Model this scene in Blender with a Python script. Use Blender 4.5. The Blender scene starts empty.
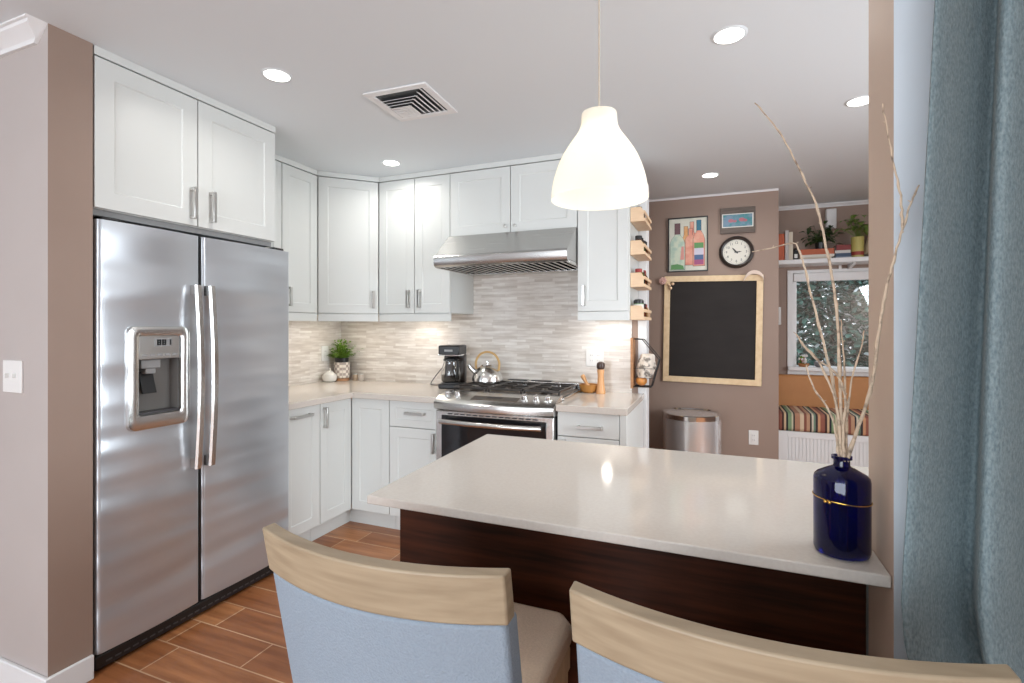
import bpy, bmesh, math, random
from mathutils import Vector, Matrix
random.seed(7)
S = bpy.context.scene
C = S.collection
PI = math.pi

# ------------------------------------------------------------------ camera
cam_d = bpy.data.cameras.new('camera')
cam_d.sensor_width = 36.0
cam_d.lens = 505.0 / 1024.0 * 36.0
cam_d.shift_y = -14.5 / 1024.0
cam_d.clip_start = 0.02
cam = bpy.data.objects.new('camera', cam_d)
C.objects.link(cam)
cam.location = (0, 0, 1.34)
cam.rotation_euler = (PI / 2, 0, math.radians(22))
S.camera = cam

# ------------------------------------------------------------------ world, light, exposure
S.view_settings.view_transform = 'Standard'
S.view_settings.look = 'None'
S.view_settings.gamma = 1
S.view_settings.use_curve_mapping = False
S.view_settings.exposure = 0.12
w = bpy.data.worlds.new('sky')
S.world = w
w.use_nodes = True
bgn = w.node_tree.nodes['Background']
bgn.inputs[0].default_value = (0.84, 0.92, 1.0, 1)
bgn.inputs[1].default_value = 3.0

def area_light(name, loc, rot, sx, sy, power, col, shape='RECTANGLE', spread=PI):
    d = bpy.data.lights.new(name, 'AREA')
    d.shape = shape; d.size = sx; d.size_y = sy
    d.energy = power; d.color = col; d.spread = spread
    o = bpy.data.objects.new(name, d); C.objects.link(o)
    o.location = loc; o.rotation_euler = rot
    return o
# daylight coming in through the dining room's big window behind the camera and the kitchen's side window
area_light('dining_window_daylight', (-0.9, -2.94, 1.35), (PI / 2, 0, 0), 2.9, 1.8, 100, (0.86, 0.93, 1.0))
area_light('kitchen_window_daylight', (2.26, 1.92, 1.45), (0, math.radians(66), 0), 1.1, 1.5, 70, (0.86, 0.94, 1.0))
DOWNLIGHT = (1.0, 0.97, 0.92)
P_DOWN = 2.3
P_PUCK = 1.15
P_BULB = 0.5

# ------------------------------------------------------------------ helpers
def thing(name, label, cat, loc=(0, 0, 0), rz=0.0, group=None):
    o = bpy.data.objects.new(name, None); C.objects.link(o)
    o.empty_display_size = 0.05
    o.location = loc; o.rotation_euler = (0, 0, rz)
    o['label'] = label; o['category'] = cat
    if group: o['group'] = group
    return o

def tag(o, label, cat, group=None, kind=None):
    o['label'] = label; o['category'] = cat
    if group: o['group'] = group
    if kind: o['kind'] = kind
    return o

def obj(name, bm, mats, parent=None, loc=None, rz=0.0, bevel=0.0, seg=2, smooth=35, label=None, sub=0, recalc=True):
    if recalc: bmesh.ops.recalc_face_normals(bm, faces=bm.faces)
    me = bpy.data.meshes.new(name)
    bm.to_mesh(me); bm.free()
    if not isinstance(mats, (list, tuple)): mats = [mats]
    for m in mats: me.materials.append(m)
    o = bpy.data.objects.new(name, me); C.objects.link(o)
    if parent: o.parent = parent
    if loc: o.location = loc
    o.rotation_euler = (0, 0, rz)
    if smooth:
        for p in me.polygons: p.use_smooth = True
        me.set_sharp_from_angle(angle=math.radians(smooth))
    if bevel:
        b = o.modifiers.new('bevel', 'BEVEL'); b.width = bevel; b.segments = seg
        b.limit_method = 'ANGLE'; b.angle_limit = math.radians(40)
        b.harden_normals = False
    if sub:
        s = o.modifiers.new('sub', 'SUBSURF'); s.levels = sub; s.render_levels = sub
    if label: o['label'] = label
    return o

def struct(name, bm, mats, label=None, **k):
    o = obj(name, bm, mats, **k); o['kind'] = 'structure'
    if label: o['label'] = label
    return o

def B(): return bmesh.new()

def box(bm, x0, x1, y0, y1, z0, z1, mi=0, M=None):
    vs = [bm.verts.new(Vector(p) if M is None else M @ Vector(p)) for p in
          ((x0, y0, z0), (x1, y0, z0), (x1, y1, z0), (x0, y1, z0), (x0, y0, z1), (x1, y0, z1), (x1, y1, z1), (x0, y1, z1))]
    for f in ((3, 2, 1, 0), (4, 5, 6, 7), (0, 1, 5, 4), (1, 2, 6, 5), (2, 3, 7, 6), (3, 0, 4, 7)):
        bm.faces.new([vs[i] for i in f]).material_index = mi
    return bm

def bx(*a, **k): return box(B(), *a, **k)

def prism(bm, pts, a0, a1, axis='z', mi=0, M=None):
    """extrude a 2-D outline along an axis; pts are (x,y) for z, (x,z) for y, (y,z) for x"""
    def p3(p, a):
        v = Vector((p[0], p[1], a)) if axis == 'z' else Vector((p[0], a, p[1])) if axis == 'y' else Vector((a, p[0], p[1]))
        return v if M is None else M @ v
    lo = [bm.verts.new(p3(p, a0)) for p in pts]; hi = [bm.verts.new(p3(p, a1)) for p in pts]
    n = len(pts)
    fs = [bm.faces.new(lo[::-1]), bm.faces.new(hi)]
    for i in range(n): fs.append(bm.faces.new((lo[i], lo[(i + 1) % n], hi[(i + 1) % n], hi[i])))
    for f in fs: f.material_index = mi
    return bm

def lathe(bm, prof, segs=32, c=(0, 0, 0), M=None, mi=0, sx=1, sy=1, cap=True):
    rings = []
    for r, z in prof:
        ring = []
        if r < 1e-6:
            ring = [bm.verts.new(Vector((c[0], c[1], c[2] + z)) if M is None else M @ Vector((0, 0, z)))]
        else:
            for i in range(segs):
                a = 2 * PI * i / segs
                p = Vector((r * math.cos(a) * sx, r * math.sin(a) * sy, z))
                ring.append(bm.verts.new(p + Vector(c) if M is None else M @ p))
        rings.append(ring)
    for a, b in zip(rings, rings[1:]):
        if len(a) == 1 and len(b) == 1: continue
        for i in range(segs):
            j = (i + 1) % segs
            if len(a) == 1: f = bm.faces.new((a[0], b[i], b[j]))
            elif len(b) == 1: f = bm.faces.new((a[i], a[j], b[0]))
            else: f = bm.faces.new((a[i], a[j], b[j], b[i]))
            f.material_index = mi
    if cap:
        for ring, rev in ((rings[0], True), (rings[-1], False)):
            if len(ring) > 2:
                f = bm.faces.new(ring[::-1] if rev else ring); f.material_index = mi
    return bm

def smooth_pts(pts, n=4):
    out = []
    P = [Vector(p) for p in pts]
    for i in range(len(P) - 1):
        p0 = P[max(i - 1, 0)]; p1 = P[i]; p2 = P[i + 1]; p3 = P[min(i + 2, len(P) - 1)]
        for k in range(n):
            t = k / n
            out.append(0.5 * ((2 * p1) + (-p0 + p2) * t + (2 * p0 - 5 * p1 + 4 * p2 - p3) * t * t + (-p0 + 3 * p1 - 3 * p2 + p3) * t ** 3))
    out.append(P[-1])
    return out

def tube(bm, pts, r, segs=8, mi=0, closed=False):
    P = [Vector(p) for p in pts]; n = len(P)
    rad = r if isinstance(r, (list, tuple)) else [r] * n
    rings = []
    prev = None
    for i in range(n):
        if closed: d = P[(i + 1) % n] - P[i - 1]
        else: d = (P[min(i + 1, n - 1)] - P[max(i - 1, 0)])
        d.normalize()
        if prev is None:
            u = d.orthogonal().normalized()
        else:
            u = (prev - d * prev.dot(d))
            u = u.normalized() if u.length > 1e-6 else d.orthogonal().normalized()
        prev = u; v = d.cross(u)
        rings.append([bm.verts.new(P[i] + (u * math.cos(2 * PI * k / segs) + v * math.sin(2 * PI * k / segs)) * rad[i]) for k in range(segs)])
    m = n if closed else n - 1
    for i in range(m):
        a, b = rings[i], rings[(i + 1) % n]
        for k in range(segs):
            bm.faces.new((a[k], a[(k + 1) % segs], b[(k + 1) % segs], b[k])).material_index = mi
    if not closed:
        bm.faces.new(rings[0][::-1]).material_index = mi; bm.faces.new(rings[-1]).material_index = mi
    return bm

def sphere(bm, c, r, mi=0, sx=1, sy=1, sz=1, u=16, v=10):
    prof = [(r * math.sin(PI * i / v), -r * math.cos(PI * i / v)) for i in range(v + 1)]
    prof[0] = (0, -r); prof[-1] = (0, r)
    M = Matrix.Translation(c) @ Matrix.Diagonal((sx, sy, sz, 1))
    return lathe(bm, prof, u, M=M, mi=mi)

def rot_x(a): return Matrix.Rotation(a, 4, 'X')
def rot_y(a): return Matrix.Rotation(a, 4, 'Y')
def rot_z(a): return Matrix.Rotation(a, 4, 'Z')
def T(x, y, z): return Matrix.Translation((x, y, z))

def grid_solid(bm, rows, closed_u=True, mi=0):
    """rows: list of equally long lists of points; each row is a closed loop; caps both ends"""
    R = [[bm.verts.new(p) for p in r] for r in rows]
    n = len(R[0])
    for a, b in zip(R, R[1:]):
        for k in range(n):
            bm.faces.new((a[k], a[(k + 1) % n], b[(k + 1) % n], b[k])).material_index = mi
    bm.faces.new(R[0][::-1]).material_index = mi; bm.faces.new(R[-1]).material_index = mi
    return bm

# ------------------------------------------------------------------ materials
def lin(r, g, b):
    f = lambda c: ((c / 255) / 12.92 if c / 255 <= 0.04045 else ((c / 255 + 0.055) / 1.055) ** 2.4)
    return (f(r), f(g), f(b), 1)

def mat(name, col, rough=0.5, metal=0.0, **k):
    m = bpy.data.materials.new(name); m.use_nodes = True
    p = m.node_tree.nodes['Principled BSDF']
    p.inputs['Base Color'].default_value = col if len(col) == 4 else (*col, 1)
    p.inputs['Roughness'].default_value = rough
    p.inputs['Metallic'].default_value = metal
    for a, v in k.items():
        p.inputs[a].default_value = v
    return m

def nodes(m): return m.node_tree.nodes, m.node_tree.links, m.node_tree.nodes['Principled BSDF']

def noise_mat(name, c1, c2, scale=(1, 1, 1), nscale=5.0, rough=0.5, detail=3.0, bump=0.0, metal=0.0, lo=0.3, hi=0.7, **k):
    """two colours mixed by a stretched noise, optional bump"""
    m = mat(name, c1, rough, metal, **k); N, L, p = nodes(m)
    tc = N.new('ShaderNodeTexCoord'); mp = N.new('ShaderNodeMapping'); nz = N.new('ShaderNodeTexNoise'); cr = N.new('ShaderNodeValToRGB')
    mp.inputs['Scale'].default_value = scale
    nz.inputs['Scale'].default_value = nscale; nz.inputs['Detail'].default_value = detail
    cr.color_ramp.elements[0].position = lo; cr.color_ramp.elements[1].position = hi
    cr.color_ramp.elements[0].color = c1; cr.color_ramp.elements[1].color = c2
    L.new(tc.outputs['Object'], mp.inputs[0]); L.new(mp.outputs[0], nz.inputs[0]); L.new(nz.outputs[0], cr.inputs[0]); L.new(cr.outputs[0], p.inputs['Base Color'])
    if bump:
        b = N.new('ShaderNodeBump'); b.inputs['Strength'].default_value = bump; b.inputs['Distance'].default_value = 0.01
        L.new(nz.outputs[0], b.inputs['Height']); L.new(b.outputs[0], p.inputs['Normal'])
    return m

def brick_mat(name, axes, bw, bh, mortar, c1, c2, cm, rough, streak=None, streak_scale=(1, 1, 1), bump=0.15, offset=0.5, streak_f=0.5):
    m = mat(name, c1, rough); N, L, p = nodes(m)
    tc = N.new('ShaderNodeTexCoord'); sp = N.new('ShaderNodeSeparateXYZ'); cb = N.new('ShaderNodeCombineXYZ')
    L.new(tc.outputs['Object'], sp.inputs[0])
    L.new(sp.outputs[axes[0]], cb.inputs[0]); L.new(sp.outputs[axes[1]], cb.inputs[1])
    bk = N.new('ShaderNodeTexBrick'); bk.offset = offset; bk.offset_frequency = 2; bk.squash = 0.7; bk.squash_frequency = 3
    bk.inputs['Scale'].default_value = 1; bk.inputs['Brick Width'].default_value = bw; bk.inputs['Row Height'].default_value = bh
    bk.inputs['Mortar Size'].default_value = mortar; bk.inputs['Mortar Smooth'].default_value = 0.1; bk.inputs['Bias'].default_value = 0
    bk.inputs['Color1'].default_value = c1; bk.inputs['Color2'].default_value = c2; bk.inputs['Mortar'].default_value = cm
    L.new(cb.outputs[0], bk.inputs['Vector'])
    out = bk.outputs['Color']
    if streak:
        mp = N.new('ShaderNodeMapping'); mp.inputs['Scale'].default_value = streak_scale
        nz = N.new('ShaderNodeTexNoise'); nz.inputs['Scale'].default_value = 1; nz.inputs['Detail'].default_value = 4
        L.new(tc.outputs['Object'], mp.inputs[0]); L.new(mp.outputs[0], nz.inputs[0])
        rp = N.new('ShaderNodeValToRGB'); rp.color_ramp.elements[0].position = .35; rp.color_ramp.elements[1].position = .7
        rp.color_ramp.elements[0].color = streak; rp.color_ramp.elements[1].color = (1, 1, 1, 1)
        L.new(nz.outputs[0], rp.inputs[0])
        mx = N.new('ShaderNodeMix'); mx.data_type = 'RGBA'; mx.blend_type = 'MULTIPLY'; mx.inputs[0].default_value = streak_f
        L.new(out, mx.inputs[6]); L.new(rp.outputs[0], mx.inputs[7]); out = mx.outputs[2]
    L.new(out, p.inputs['Base Color'])
    b = N.new('ShaderNodeBump'); b.inputs['Strength'].default_value = bump; b.inputs['Distance'].default_value = 0.002; b.invert = True
    L.new(bk.outputs['Fac'], b.inputs['Height']); L.new(b.outputs[0], p.inputs['Normal'])
    return m

def steel_mat(name, col, rough, stretch, bump=0.03):
    m = mat(name, col, rough, 1.0); N, L, p = nodes(m)
    tc = N.new('ShaderNodeTexCoord'); mp = N.new('ShaderNodeMapping'); nz = N.new('ShaderNodeTexNoise')
    mp.inputs['Scale'].default_value = stretch; nz.inputs['Scale'].default_value = 1; nz.inputs['Detail'].default_value = 3
    L.new(tc.outputs['Object'], mp.inputs[0]); L.new(mp.outputs[0], nz.inputs[0])
    mr = N.new('ShaderNodeMapRange'); mr.inputs[3].default_value = rough - .02; mr.inputs[4].default_value = rough + .03
    L.new(nz.outputs[0], mr.inputs[0]); L.new(mr.outputs[0], p.inputs['Roughness'])
    # large soft waves of the sheet metal
    n2 = N.new('ShaderNodeTexNoise'); n2.inputs['Scale'].default_value = 2.2; n2.inputs['Detail'].default_value = 1
    m2 = N.new('ShaderNodeMapping'); m2.inputs['Scale'].default_value = (.35, .35, 2.6)
    L.new(tc.outputs['Object'], m2.inputs[0]); L.new(m2.outputs[0], n2.inputs[0])
    b = N.new('ShaderNodeBump'); b.inputs['Strength'].default_value = bump; b.inputs['Distance'].default_value = 0.25
    L.new(n2.outputs[0], b.inputs['Height']); L.new(b.outputs[0], p.inputs['Normal'])
    return m

m_wall = noise_mat('taupe_wall_paint', lin(152, 130, 117), lin(156, 134, 121), (1, 1, 1), 3, 0.6)
m_dining = noise_mat('pale_dining_wall_paint', lin(182, 173, 169), lin(186, 177, 173), (1, 1, 1), 3, .6)
m_ceil = mat('ceiling_paint', (0.74, 0.785, 0.815, 1), 0.75)
m_trim = mat('white_trim_paint', (0.80, 0.80, 0.80, 1), 0.4)
m_cab = mat('white_cabinet_lacquer', (0.69, 0.705, 0.685, 1), 0.38)
m_cabin = mat('cabinet_carcass_white', (0.72, 0.72, 0.70, 1), 0.45)
m_quartz = noise_mat('beige_white_quartz', lin(208, 199, 190), lin(212, 204, 195), (1, 1, 1), 120, 0.09, lo=.35, hi=.65)
m_tile_b = brick_mat('strip_mosaic_tile', ('X', 'Z'), 0.19, 0.0205, 0.0011, lin(240, 236, 230), lin(214, 206, 197), lin(218, 211, 203), 0.18,
                     streak=lin(196, 186, 180), streak_scale=(7, 1, 60), bump=.3)
m_tile_l = brick_mat('strip_mosaic_tile_side', ('Y', 'Z'), 0.19, 0.0205, 0.0011, lin(240, 236, 230), lin(214, 206, 197), lin(218, 211, 203), 0.18,
                     streak=lin(196, 186, 180), streak_scale=(1, 7, 60), bump=.3)
m_floor = brick_mat('wood_look_floor_tile', ('X', 'Y'), 0.62, 0.16, 0.003, lin(200, 138, 90), lin(164, 104, 64), lin(220, 184, 148), 0.32,
                    streak=lin(150, 120, 100), streak_scale=(2.2, 26, 1), bump=.2, offset=.36, streak_f=.6)
m_steel = steel_mat('brushed_stainless', (0.56, 0.585, 0.62, 1), 0.30, (2, 2, 160), .20)
_N, _L, _p = m_steel.node_tree.nodes, m_steel.node_tree.links, m_steel.node_tree.nodes['Principled BSDF']
_p.inputs['Anisotropic'].default_value = .5
_p.inputs['Metallic'].default_value = .64
_cv = _N.new('ShaderNodeCombineXYZ'); _cv.inputs[2].default_value = 1.0      # brushed sheet: reflections stretch up and down
_L.new(_cv.outputs[0], _p.inputs['Tangent'])
m_steel2 = steel_mat('satin_stainless', (0.66, 0.65, 0.63, 1), 0.24, (2, 60, 60), .02)
m_hood = steel_mat('hood_stainless', (0.50, 0.49, 0.475, 1), 0.26, (2, 60, 60), .02)
m_chrome = mat('polished_chrome', (0.78, 0.78, 0.78, 1), 0.1, 1.0)
m_nickel = mat('brushed_nickel', (0.58, 0.57, 0.55, 1), 0.3, 1.0)
m_black = mat('black_plastic', (0.012, 0.012, 0.013, 1), 0.35)
m_dgrey = mat('dark_grey_plastic', (0.06, 0.06, 0.065, 1), 0.4)
m_grey = mat('grey_plastic', (0.30, 0.30, 0.30, 1), 0.4)
m_iron = mat('black_cast_iron', (0.035, 0.028, 0.024, 1), 0.35)
m_oglass = mat('black_oven_glass', (0.012, 0.012, 0.014, 1), 0.06)
m_walnut = noise_mat('dark_walnut_panel', lin(34, 12, 4), lin(72, 34, 16), (1.2, 1, 16), 3.5, 0.45, detail=5)
nodes(m_walnut)[2].inputs['Specular IOR Level'].default_value = .22
m_birch = noise_mat('light_birch_wood', lin(226, 192, 156), lin(236, 206, 172), (3, 3, 30), 3, 0.5)
m_oak = noise_mat('pale_oak_rail', lin(150, 132, 108), lin(172, 154, 128), (1.5, 10, 22), 3, 0.5, detail=5)
m_fab = noise_mat('grey_linen_fabric', lin(136, 148, 160), lin(144, 156, 168), (1, 1, 1), 260, 0.9, bump=.25)
m_seat = noise_mat('beige_linen_seat', lin(214, 192, 170), lin(226, 204, 182), (1, 1, 1), 240, 0.9, bump=.25)
m_leg = noise_mat('bleached_oak_leg', lin(186, 158, 126), lin(206, 178, 146), (18, 18, 2), 3, 0.5)
m_plate = mat('white_wall_plate', (0.80, 0.79, 0.77, 1), 0.35)
m_leaf = noise_mat('green_leaf', lin(70, 116, 30), lin(136, 166, 60), (1, 1, 1), 30, 0.5)
m_leafd = noise_mat('dark_green_leaf', lin(34, 52, 24), lin(62, 84, 36), (1, 1, 1), 20, 0.4)
m_leaffr = noise_mat('bright_green_leaf', lin(86, 116, 40), lin(130, 150, 70), (1, 1, 1), 20, 0.4)
m_curt = noise_mat('teal_grey_curtain_cloth', lin(94, 110, 116), lin(128, 142, 144), (1, 1, .5), 300, 0.92, bump=.25, detail=2)
nodes(m_curt)[2].inputs['Sheen Weight'].default_value = .15
nodes(m_curt)[2].inputs['Sheen Roughness'].default_value = .35
nodes(m_curt)[2].inputs['Sheen Tint'].default_value = (1, .95, .84, 1)
m_board = noise_mat('black_chalkboard', lin(30, 24, 22), lin(38, 32, 30), (1, 1, 3), 4, 0.75)
m_paper = mat('white_paper', (0.78, 0.75, 0.70, 1), 0.7)
def simple(name, r, g, b, rough=.5, **k): return mat(name, lin(r, g, b), rough, **k)
def emit(name, col, s):
    m = bpy.data.materials.new(name); m.use_nodes = True; N, L, p = nodes(m)
    p.inputs['Base Color'].default_value = (0.8, 0.8, 0.8, 1)
    p.inputs['Emission Color'].default_value = col; p.inputs['Emission Strength'].default_value = s
    return m
m_lens = emit('lit_light_lens', (1, .96, .88, 1), 6)
m_glow = emit('lit_puck_lens', (1, .94, .84, 1), 4)
m_brownpad = noise_mat('tan_leather_cushion', lin(186, 126, 74), lin(196, 136, 82), (1, 1, 1), 6, .5)

def glass_mat(name, col=(1, 1, 1, 1), rough=0.0):
    m = mat(name, col, rough); p = nodes(m)[2]
    p.inputs['Transmission Weight'].default_value = 1.0; p.inputs['IOR'].default_value = 1.45
    return m
m_glass = glass_mat('clear_glass')
m_cobalt = glass_mat('cobalt_blue_glass', lin(30, 36, 150), 0.02)
nodes(m_cobalt)[2].inputs['Transmission Weight'].default_value = 0.92
nodes(m_cobalt)[2].inputs['Base Color'].default_value = lin(13, 15, 112)
nodes(m_cobalt)[2].inputs['Roughness'].default_value = 0.04
m_pane = bpy.data.materials.new('window_pane_glass'); m_pane.use_nodes = True
_N, _L, _p = nodes(m_pane)
_t = _N.new('ShaderNodeBsdfTransparent'); _g = _N.new('ShaderNodeBsdfGlossy'); _g.inputs['Roughness'].default_value = 0.02
_mx = _N.new('ShaderNodeMixShader'); _mx.inputs[0].default_value = 0.06
_L.new(_t.outputs[0], _mx.inputs[1]); _L.new(_g.outputs[0], _mx.inputs[2]); _L.new(_mx.outputs[0], _N['Material Output'].inputs[0])

# ================================================================== SETTING
XL, YB, ZC = -2.925, 3.40, 2.424      # kitchen left wall, kitchen back wall, ceiling
struct('floor', bx(-3.6, 2.4, -3.05, 5.25, -0.05, 0), m_floor)
struct('ceiling', bx(-3.6, 2.4, -3.05, 5.25, ZC, ZC + .05), m_ceil)
struct('wall_left', bx(XL - .1, XL, 1.19, 3.52, 0, ZC), m_wall)
struct('wall_back', bx(XL - .1, -0.478, YB, YB + .12, 0, ZC), m_wall)
bm = bx(-3.6, -2.21, 1.05, 1.19, 0, ZC)                                               # stub between the rooms
for f in bm.faces:
    if f.calc_center_median().y < 1.06: f.material_index = 1
struct('wall_dining_left', bm, [m_wall, m_dining])
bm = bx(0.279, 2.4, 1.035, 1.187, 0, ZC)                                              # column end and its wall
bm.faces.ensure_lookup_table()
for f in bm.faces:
    if f.calc_center_median().y < 1.04: f.material_index = 1  # front face: cool bluish light is mixed into the wall colour
    elif f.calc_center_median().x < .28: f.material_index = 2  # end face: taupe lightened, lamplight painted into the colour
struct('wall_dining_right', bm, [m_wall, noise_mat('cool_lit_wall_paint', lin(200, 206, 212), lin(204, 210, 216), (1, 1, 1), 3, .6), noise_mat('lamplit_wall_paint', lin(188, 164, 146), lin(192, 168, 150), (1, 1, 1), 3, .6)])
struct('wall_west', bx(-3.7, -3.6, -3.05, 1.19, 0, ZC), m_dining)
struct('wall_east', bx(1.6, 1.7, -3.05, 1.035, 0, ZC), m_dining)
bm = B()
box(bm, -3.6, -2.4, -3.05, -2.95, 0, ZC); box(bm, .6, 1.7, -3.05, -2.95, 0, ZC)
box(bm, -2.4, .6, -3.05, -2.95, 0, .4); box(bm, -2.4, .6, -3.05, -2.95, 2.3, ZC)
struct('wall_south', bm, m_dining)
bm = B()
box(bm, 2.3, 2.4, 1.187, 1.35, 0, ZC); box(bm, 2.3, 2.4, 2.49, 5.25, 0, ZC)
box(bm, 2.3, 2.4, 1.35, 2.49, 0, .65); box(bm, 2.3, 2.4, 1.35, 2.49, 2.25, ZC)
struct('wall_right', bm, m_wall)
struct('wall_hall', bx(-1.7, -1.6, YB + .12, 4.45, 0, ZC), m_wall)
struct('wall_chalkboard', bx(-1.7, .455, 4.45, 5.25, 0, ZC), m_wall)
bm = B()                                                                            # alcove wall with the window opening
WX0, WX1, WZ0, WZ1 = .64, 1.52, .962, 1.82
box(bm, .455, WX0, 5.15, 5.25, 0, ZC); box(bm, WX1, 2.4, 5.15, 5.25, 0, ZC)
box(bm, WX0, WX1, 5.15, 5.25, 0, WZ0); box(bm, WX0, WX1, 5.15, 5.25, WZ1, ZC)
struct('wall_alcove', bm, m_wall)
# tiled splashbacks
struct('trim_1', bx(-2.917, -.516, YB - .008, YB, .80, 1.99), m_tile_b, label='backsplash of narrow grey-beige strip tiles behind the range')
struct('trim_2', bx(XL, XL + .008, 2.10, YB - .008, .80, 1.60), m_tile_l, label='backsplash of narrow strip tiles on the left wall')
struct('trim_3', bx(-.478, -.422, YB, YB + .13, 0, 2.30), m_trim, label='white casing at the end of the tiled wall', bevel=.003)
def crown_outline(d, h): return [(0, 0), (0, -h), (-d * .18, -h), (-d * .22, -h * .78), (-d * .5, -h * .5), (-d * .82, -h * .28), (-d * .86, -h * .12), (-d, -h * .1), (-d, 0)]
# crown moulding of the dining room with a mitred return on its end
bm = B()
pr = crown_outline(.062, .062)
rows = []
for x, k in ((-3.6, 0), (-2.21, 1)):
    rows.append([Vector((x + (p[1] if k else 0), 1.05 + p[0], ZC + p[1])) for p in pr])
grid_solid(bm, rows)
struct('trim_4', bm, m_trim, label='white crown moulding over the left wall stub', smooth=20)
bm = B(); prism(bm, [(4.45 + p[0], ZC + p[1]) for p in crown_outline(.012, .014)], -1.6, .455, 'x')
struct('trim_5', bm, m_trim, label='thin white crown strip over the chalkboard wall', smooth=20)
bm = B(); prism(bm, [(5.15 + p[0], ZC + p[1]) for p in crown_outline(.028, .032)], .455, 2.3, 'x')
struct('trim_6', bm, m_trim, label='white crown strip over the alcove wall', smooth=20)
bm = B()
prism(bm, [(-3.6, 1.035), (-2.195, 1.035), (-2.195, 1.188), (-2.21, 1.188), (-2.21, 1.05), (-3.6, 1.05)], 0, .092)
struct('baseboard_left', bm, m_trim, bevel=.004)
struct('baseboard_chalkboard', bx(-1.6, .455, 4.436, 4.45, 0, .1), m_trim, bevel=.004)
# windows
def window(name, x0, x1, z0, z1, y, depth, cas, label, mid=False, rail=True):
    bm = B()                                          # casing + sash frame as one structure, glass its child
    yo = y - .018
    box(bm, x0 - cas, x0, yo, y, z0 - .008, z1); box(bm, x1, x1 + cas, yo, y, z0 - .008, z1)
    box(bm, x0 - cas, x1 + cas, yo, y, z1, z1 + cas * .6); box(bm, x0 - cas, x1 + cas, yo, y, z0 - cas, z0 - .0085)
    o = struct(name, bm, m_trim, label=label, bevel=.002)
    f = B()
    for a in ((x0, x0 + .032, z0, z1), (x1 - .032, x1, z0, z1)): box(f, a[0], a[1], y + .02, y + .07, a[2], a[3])
    box(f, x0, x1, y + .02, y + .07, z0, z0 + .03); box(f, x0, x1, y + .02, y + .07, z1 - .045, z1)
    obj('window_frame', f, m_trim, o, bevel=.002)
    obj('pane', bx(x0 + .03, x1 - .03, y + .045, y + .049, z0 + .028, z1 - .04), m_pane, o)
    obj('window_sill', bx(x0 - cas, x1 + cas, y - .075, y + .03, z0 - .008, z0 + .034 - .008), m_trim, o, bevel=.004)
    return o
w1 = window('window_1', WX0, WX1, WZ0, WZ1, 5.15, .1, .045, 'white-framed window above the alcove bench')
obj('blind_rail', bx(WX0 + .002, WX1 - .002, 5.118, 5.168, WZ1 - .075, WZ1 - .002), m_trim, w1, bevel=.006)
bm = B()
for z in (.4, 1.33, 2.26): box(bm, -2.4, .6, -3.03, -2.98, z, z + .04)
for x in (-2.4, -1.42, -.44, .56): box(bm, x, x + .04, -3.03, -2.98, .4, 2.3)
struct('window_2', bm, m_trim, label='wide white-framed dining room window behind the camera')
bm = B()
for z in (.65, 2.2): box(bm, 2.32, 2.37, 1.35, 2.49, z, z + .05)
for y in (1.35, 1.90, 2.44): box(bm, 2.32, 2.37, y, y + .05, .65, 2.25)
struct('window_3', bm, m_trim, label='white-framed window in the right kitchen wall')
# outdoors beyond the alcove window
struct('ground', bx(-6, 9, 5.6, 14, -.35, -.3), noise_mat('snowy_ground', lin(200, 204, 208), lin(90, 100, 80), (1, 1, 1), 2, .9))
def evergreen(loc, r, h, n, label, seed):
    rnd = random.Random(seed)
    t = thing('evergreen_tree', label, 'tree', loc, 0, 'evergreens outside the alcove window')
    bm = B()
    for i in range(n):
        a = rnd.uniform(0, 2 * PI); z = rnd.uniform(.02, 1) * h
        rr = r * (1 - .25 * (z / h)) * (1 - rnd.random() ** 2 * .55) * (1 + .12 * math.sin(5 * a + z * 4))
        c = Vector((rr * math.cos(a), rr * math.sin(a), z))
        d = Vector((math.cos(a) + rnd.uniform(-.7, .7), math.sin(a) + rnd.uniform(-.7, .7), rnd.uniform(-.7, .4))).normalized()
        s = d.cross(Vector((rnd.uniform(-1, 1), rnd.uniform(-1, 1), 1))).normalized()
        L = rnd.uniform(.06, .12); Wd = L * .30
        v = [bm.verts.new(c), bm.verts.new(c + d * L * .5 + s * Wd), bm.verts.new(c + d * L), bm.verts.new(c + d * L * .5 - s * Wd)]
        bm.faces.new(v).material_index = 1 if rnd.random() < .16 else 0
    obj('foliage', bm, [m_ever, m_frost], t, smooth=0, recalc=False)
    obj('trunk', lathe(B(), [(.05, 0), (.04, h * .5), (.015, h * .9)], 10), m_bark, t)
    return t
m_ever = noise_mat('evergreen_leaf', lin(42, 86, 82), lin(104, 150, 138), (1, 1, 1), 8, .5)
m_frost = noise_mat('frosted_leaf', lin(180, 200, 204), lin(220, 232, 236), (1, 1, 1), 8, .6)
m_bark = simple('bark', 70, 58, 48, .9)
evergreen((1.15, 7.1, -.3), .95, 3.0, 34000, 'frosted evergreen bush filling the middle of the alcove window', 3)
evergreen((1.75, 9.6, -.3), 1.2, 4.0, 9000, 'evergreen farther back, seen through gaps in the middle of the window', 6)
evergreen((2.5, 7.5, -.3), .8, 3.2, 14000, 'frosted evergreen bush at the right of the alcove window', 4)
evergreen((-.75, 7.9, -.3), 1.0, 3.3, 9000, 'frosted evergreen bush behind at the left of the alcove window', 5)

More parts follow.
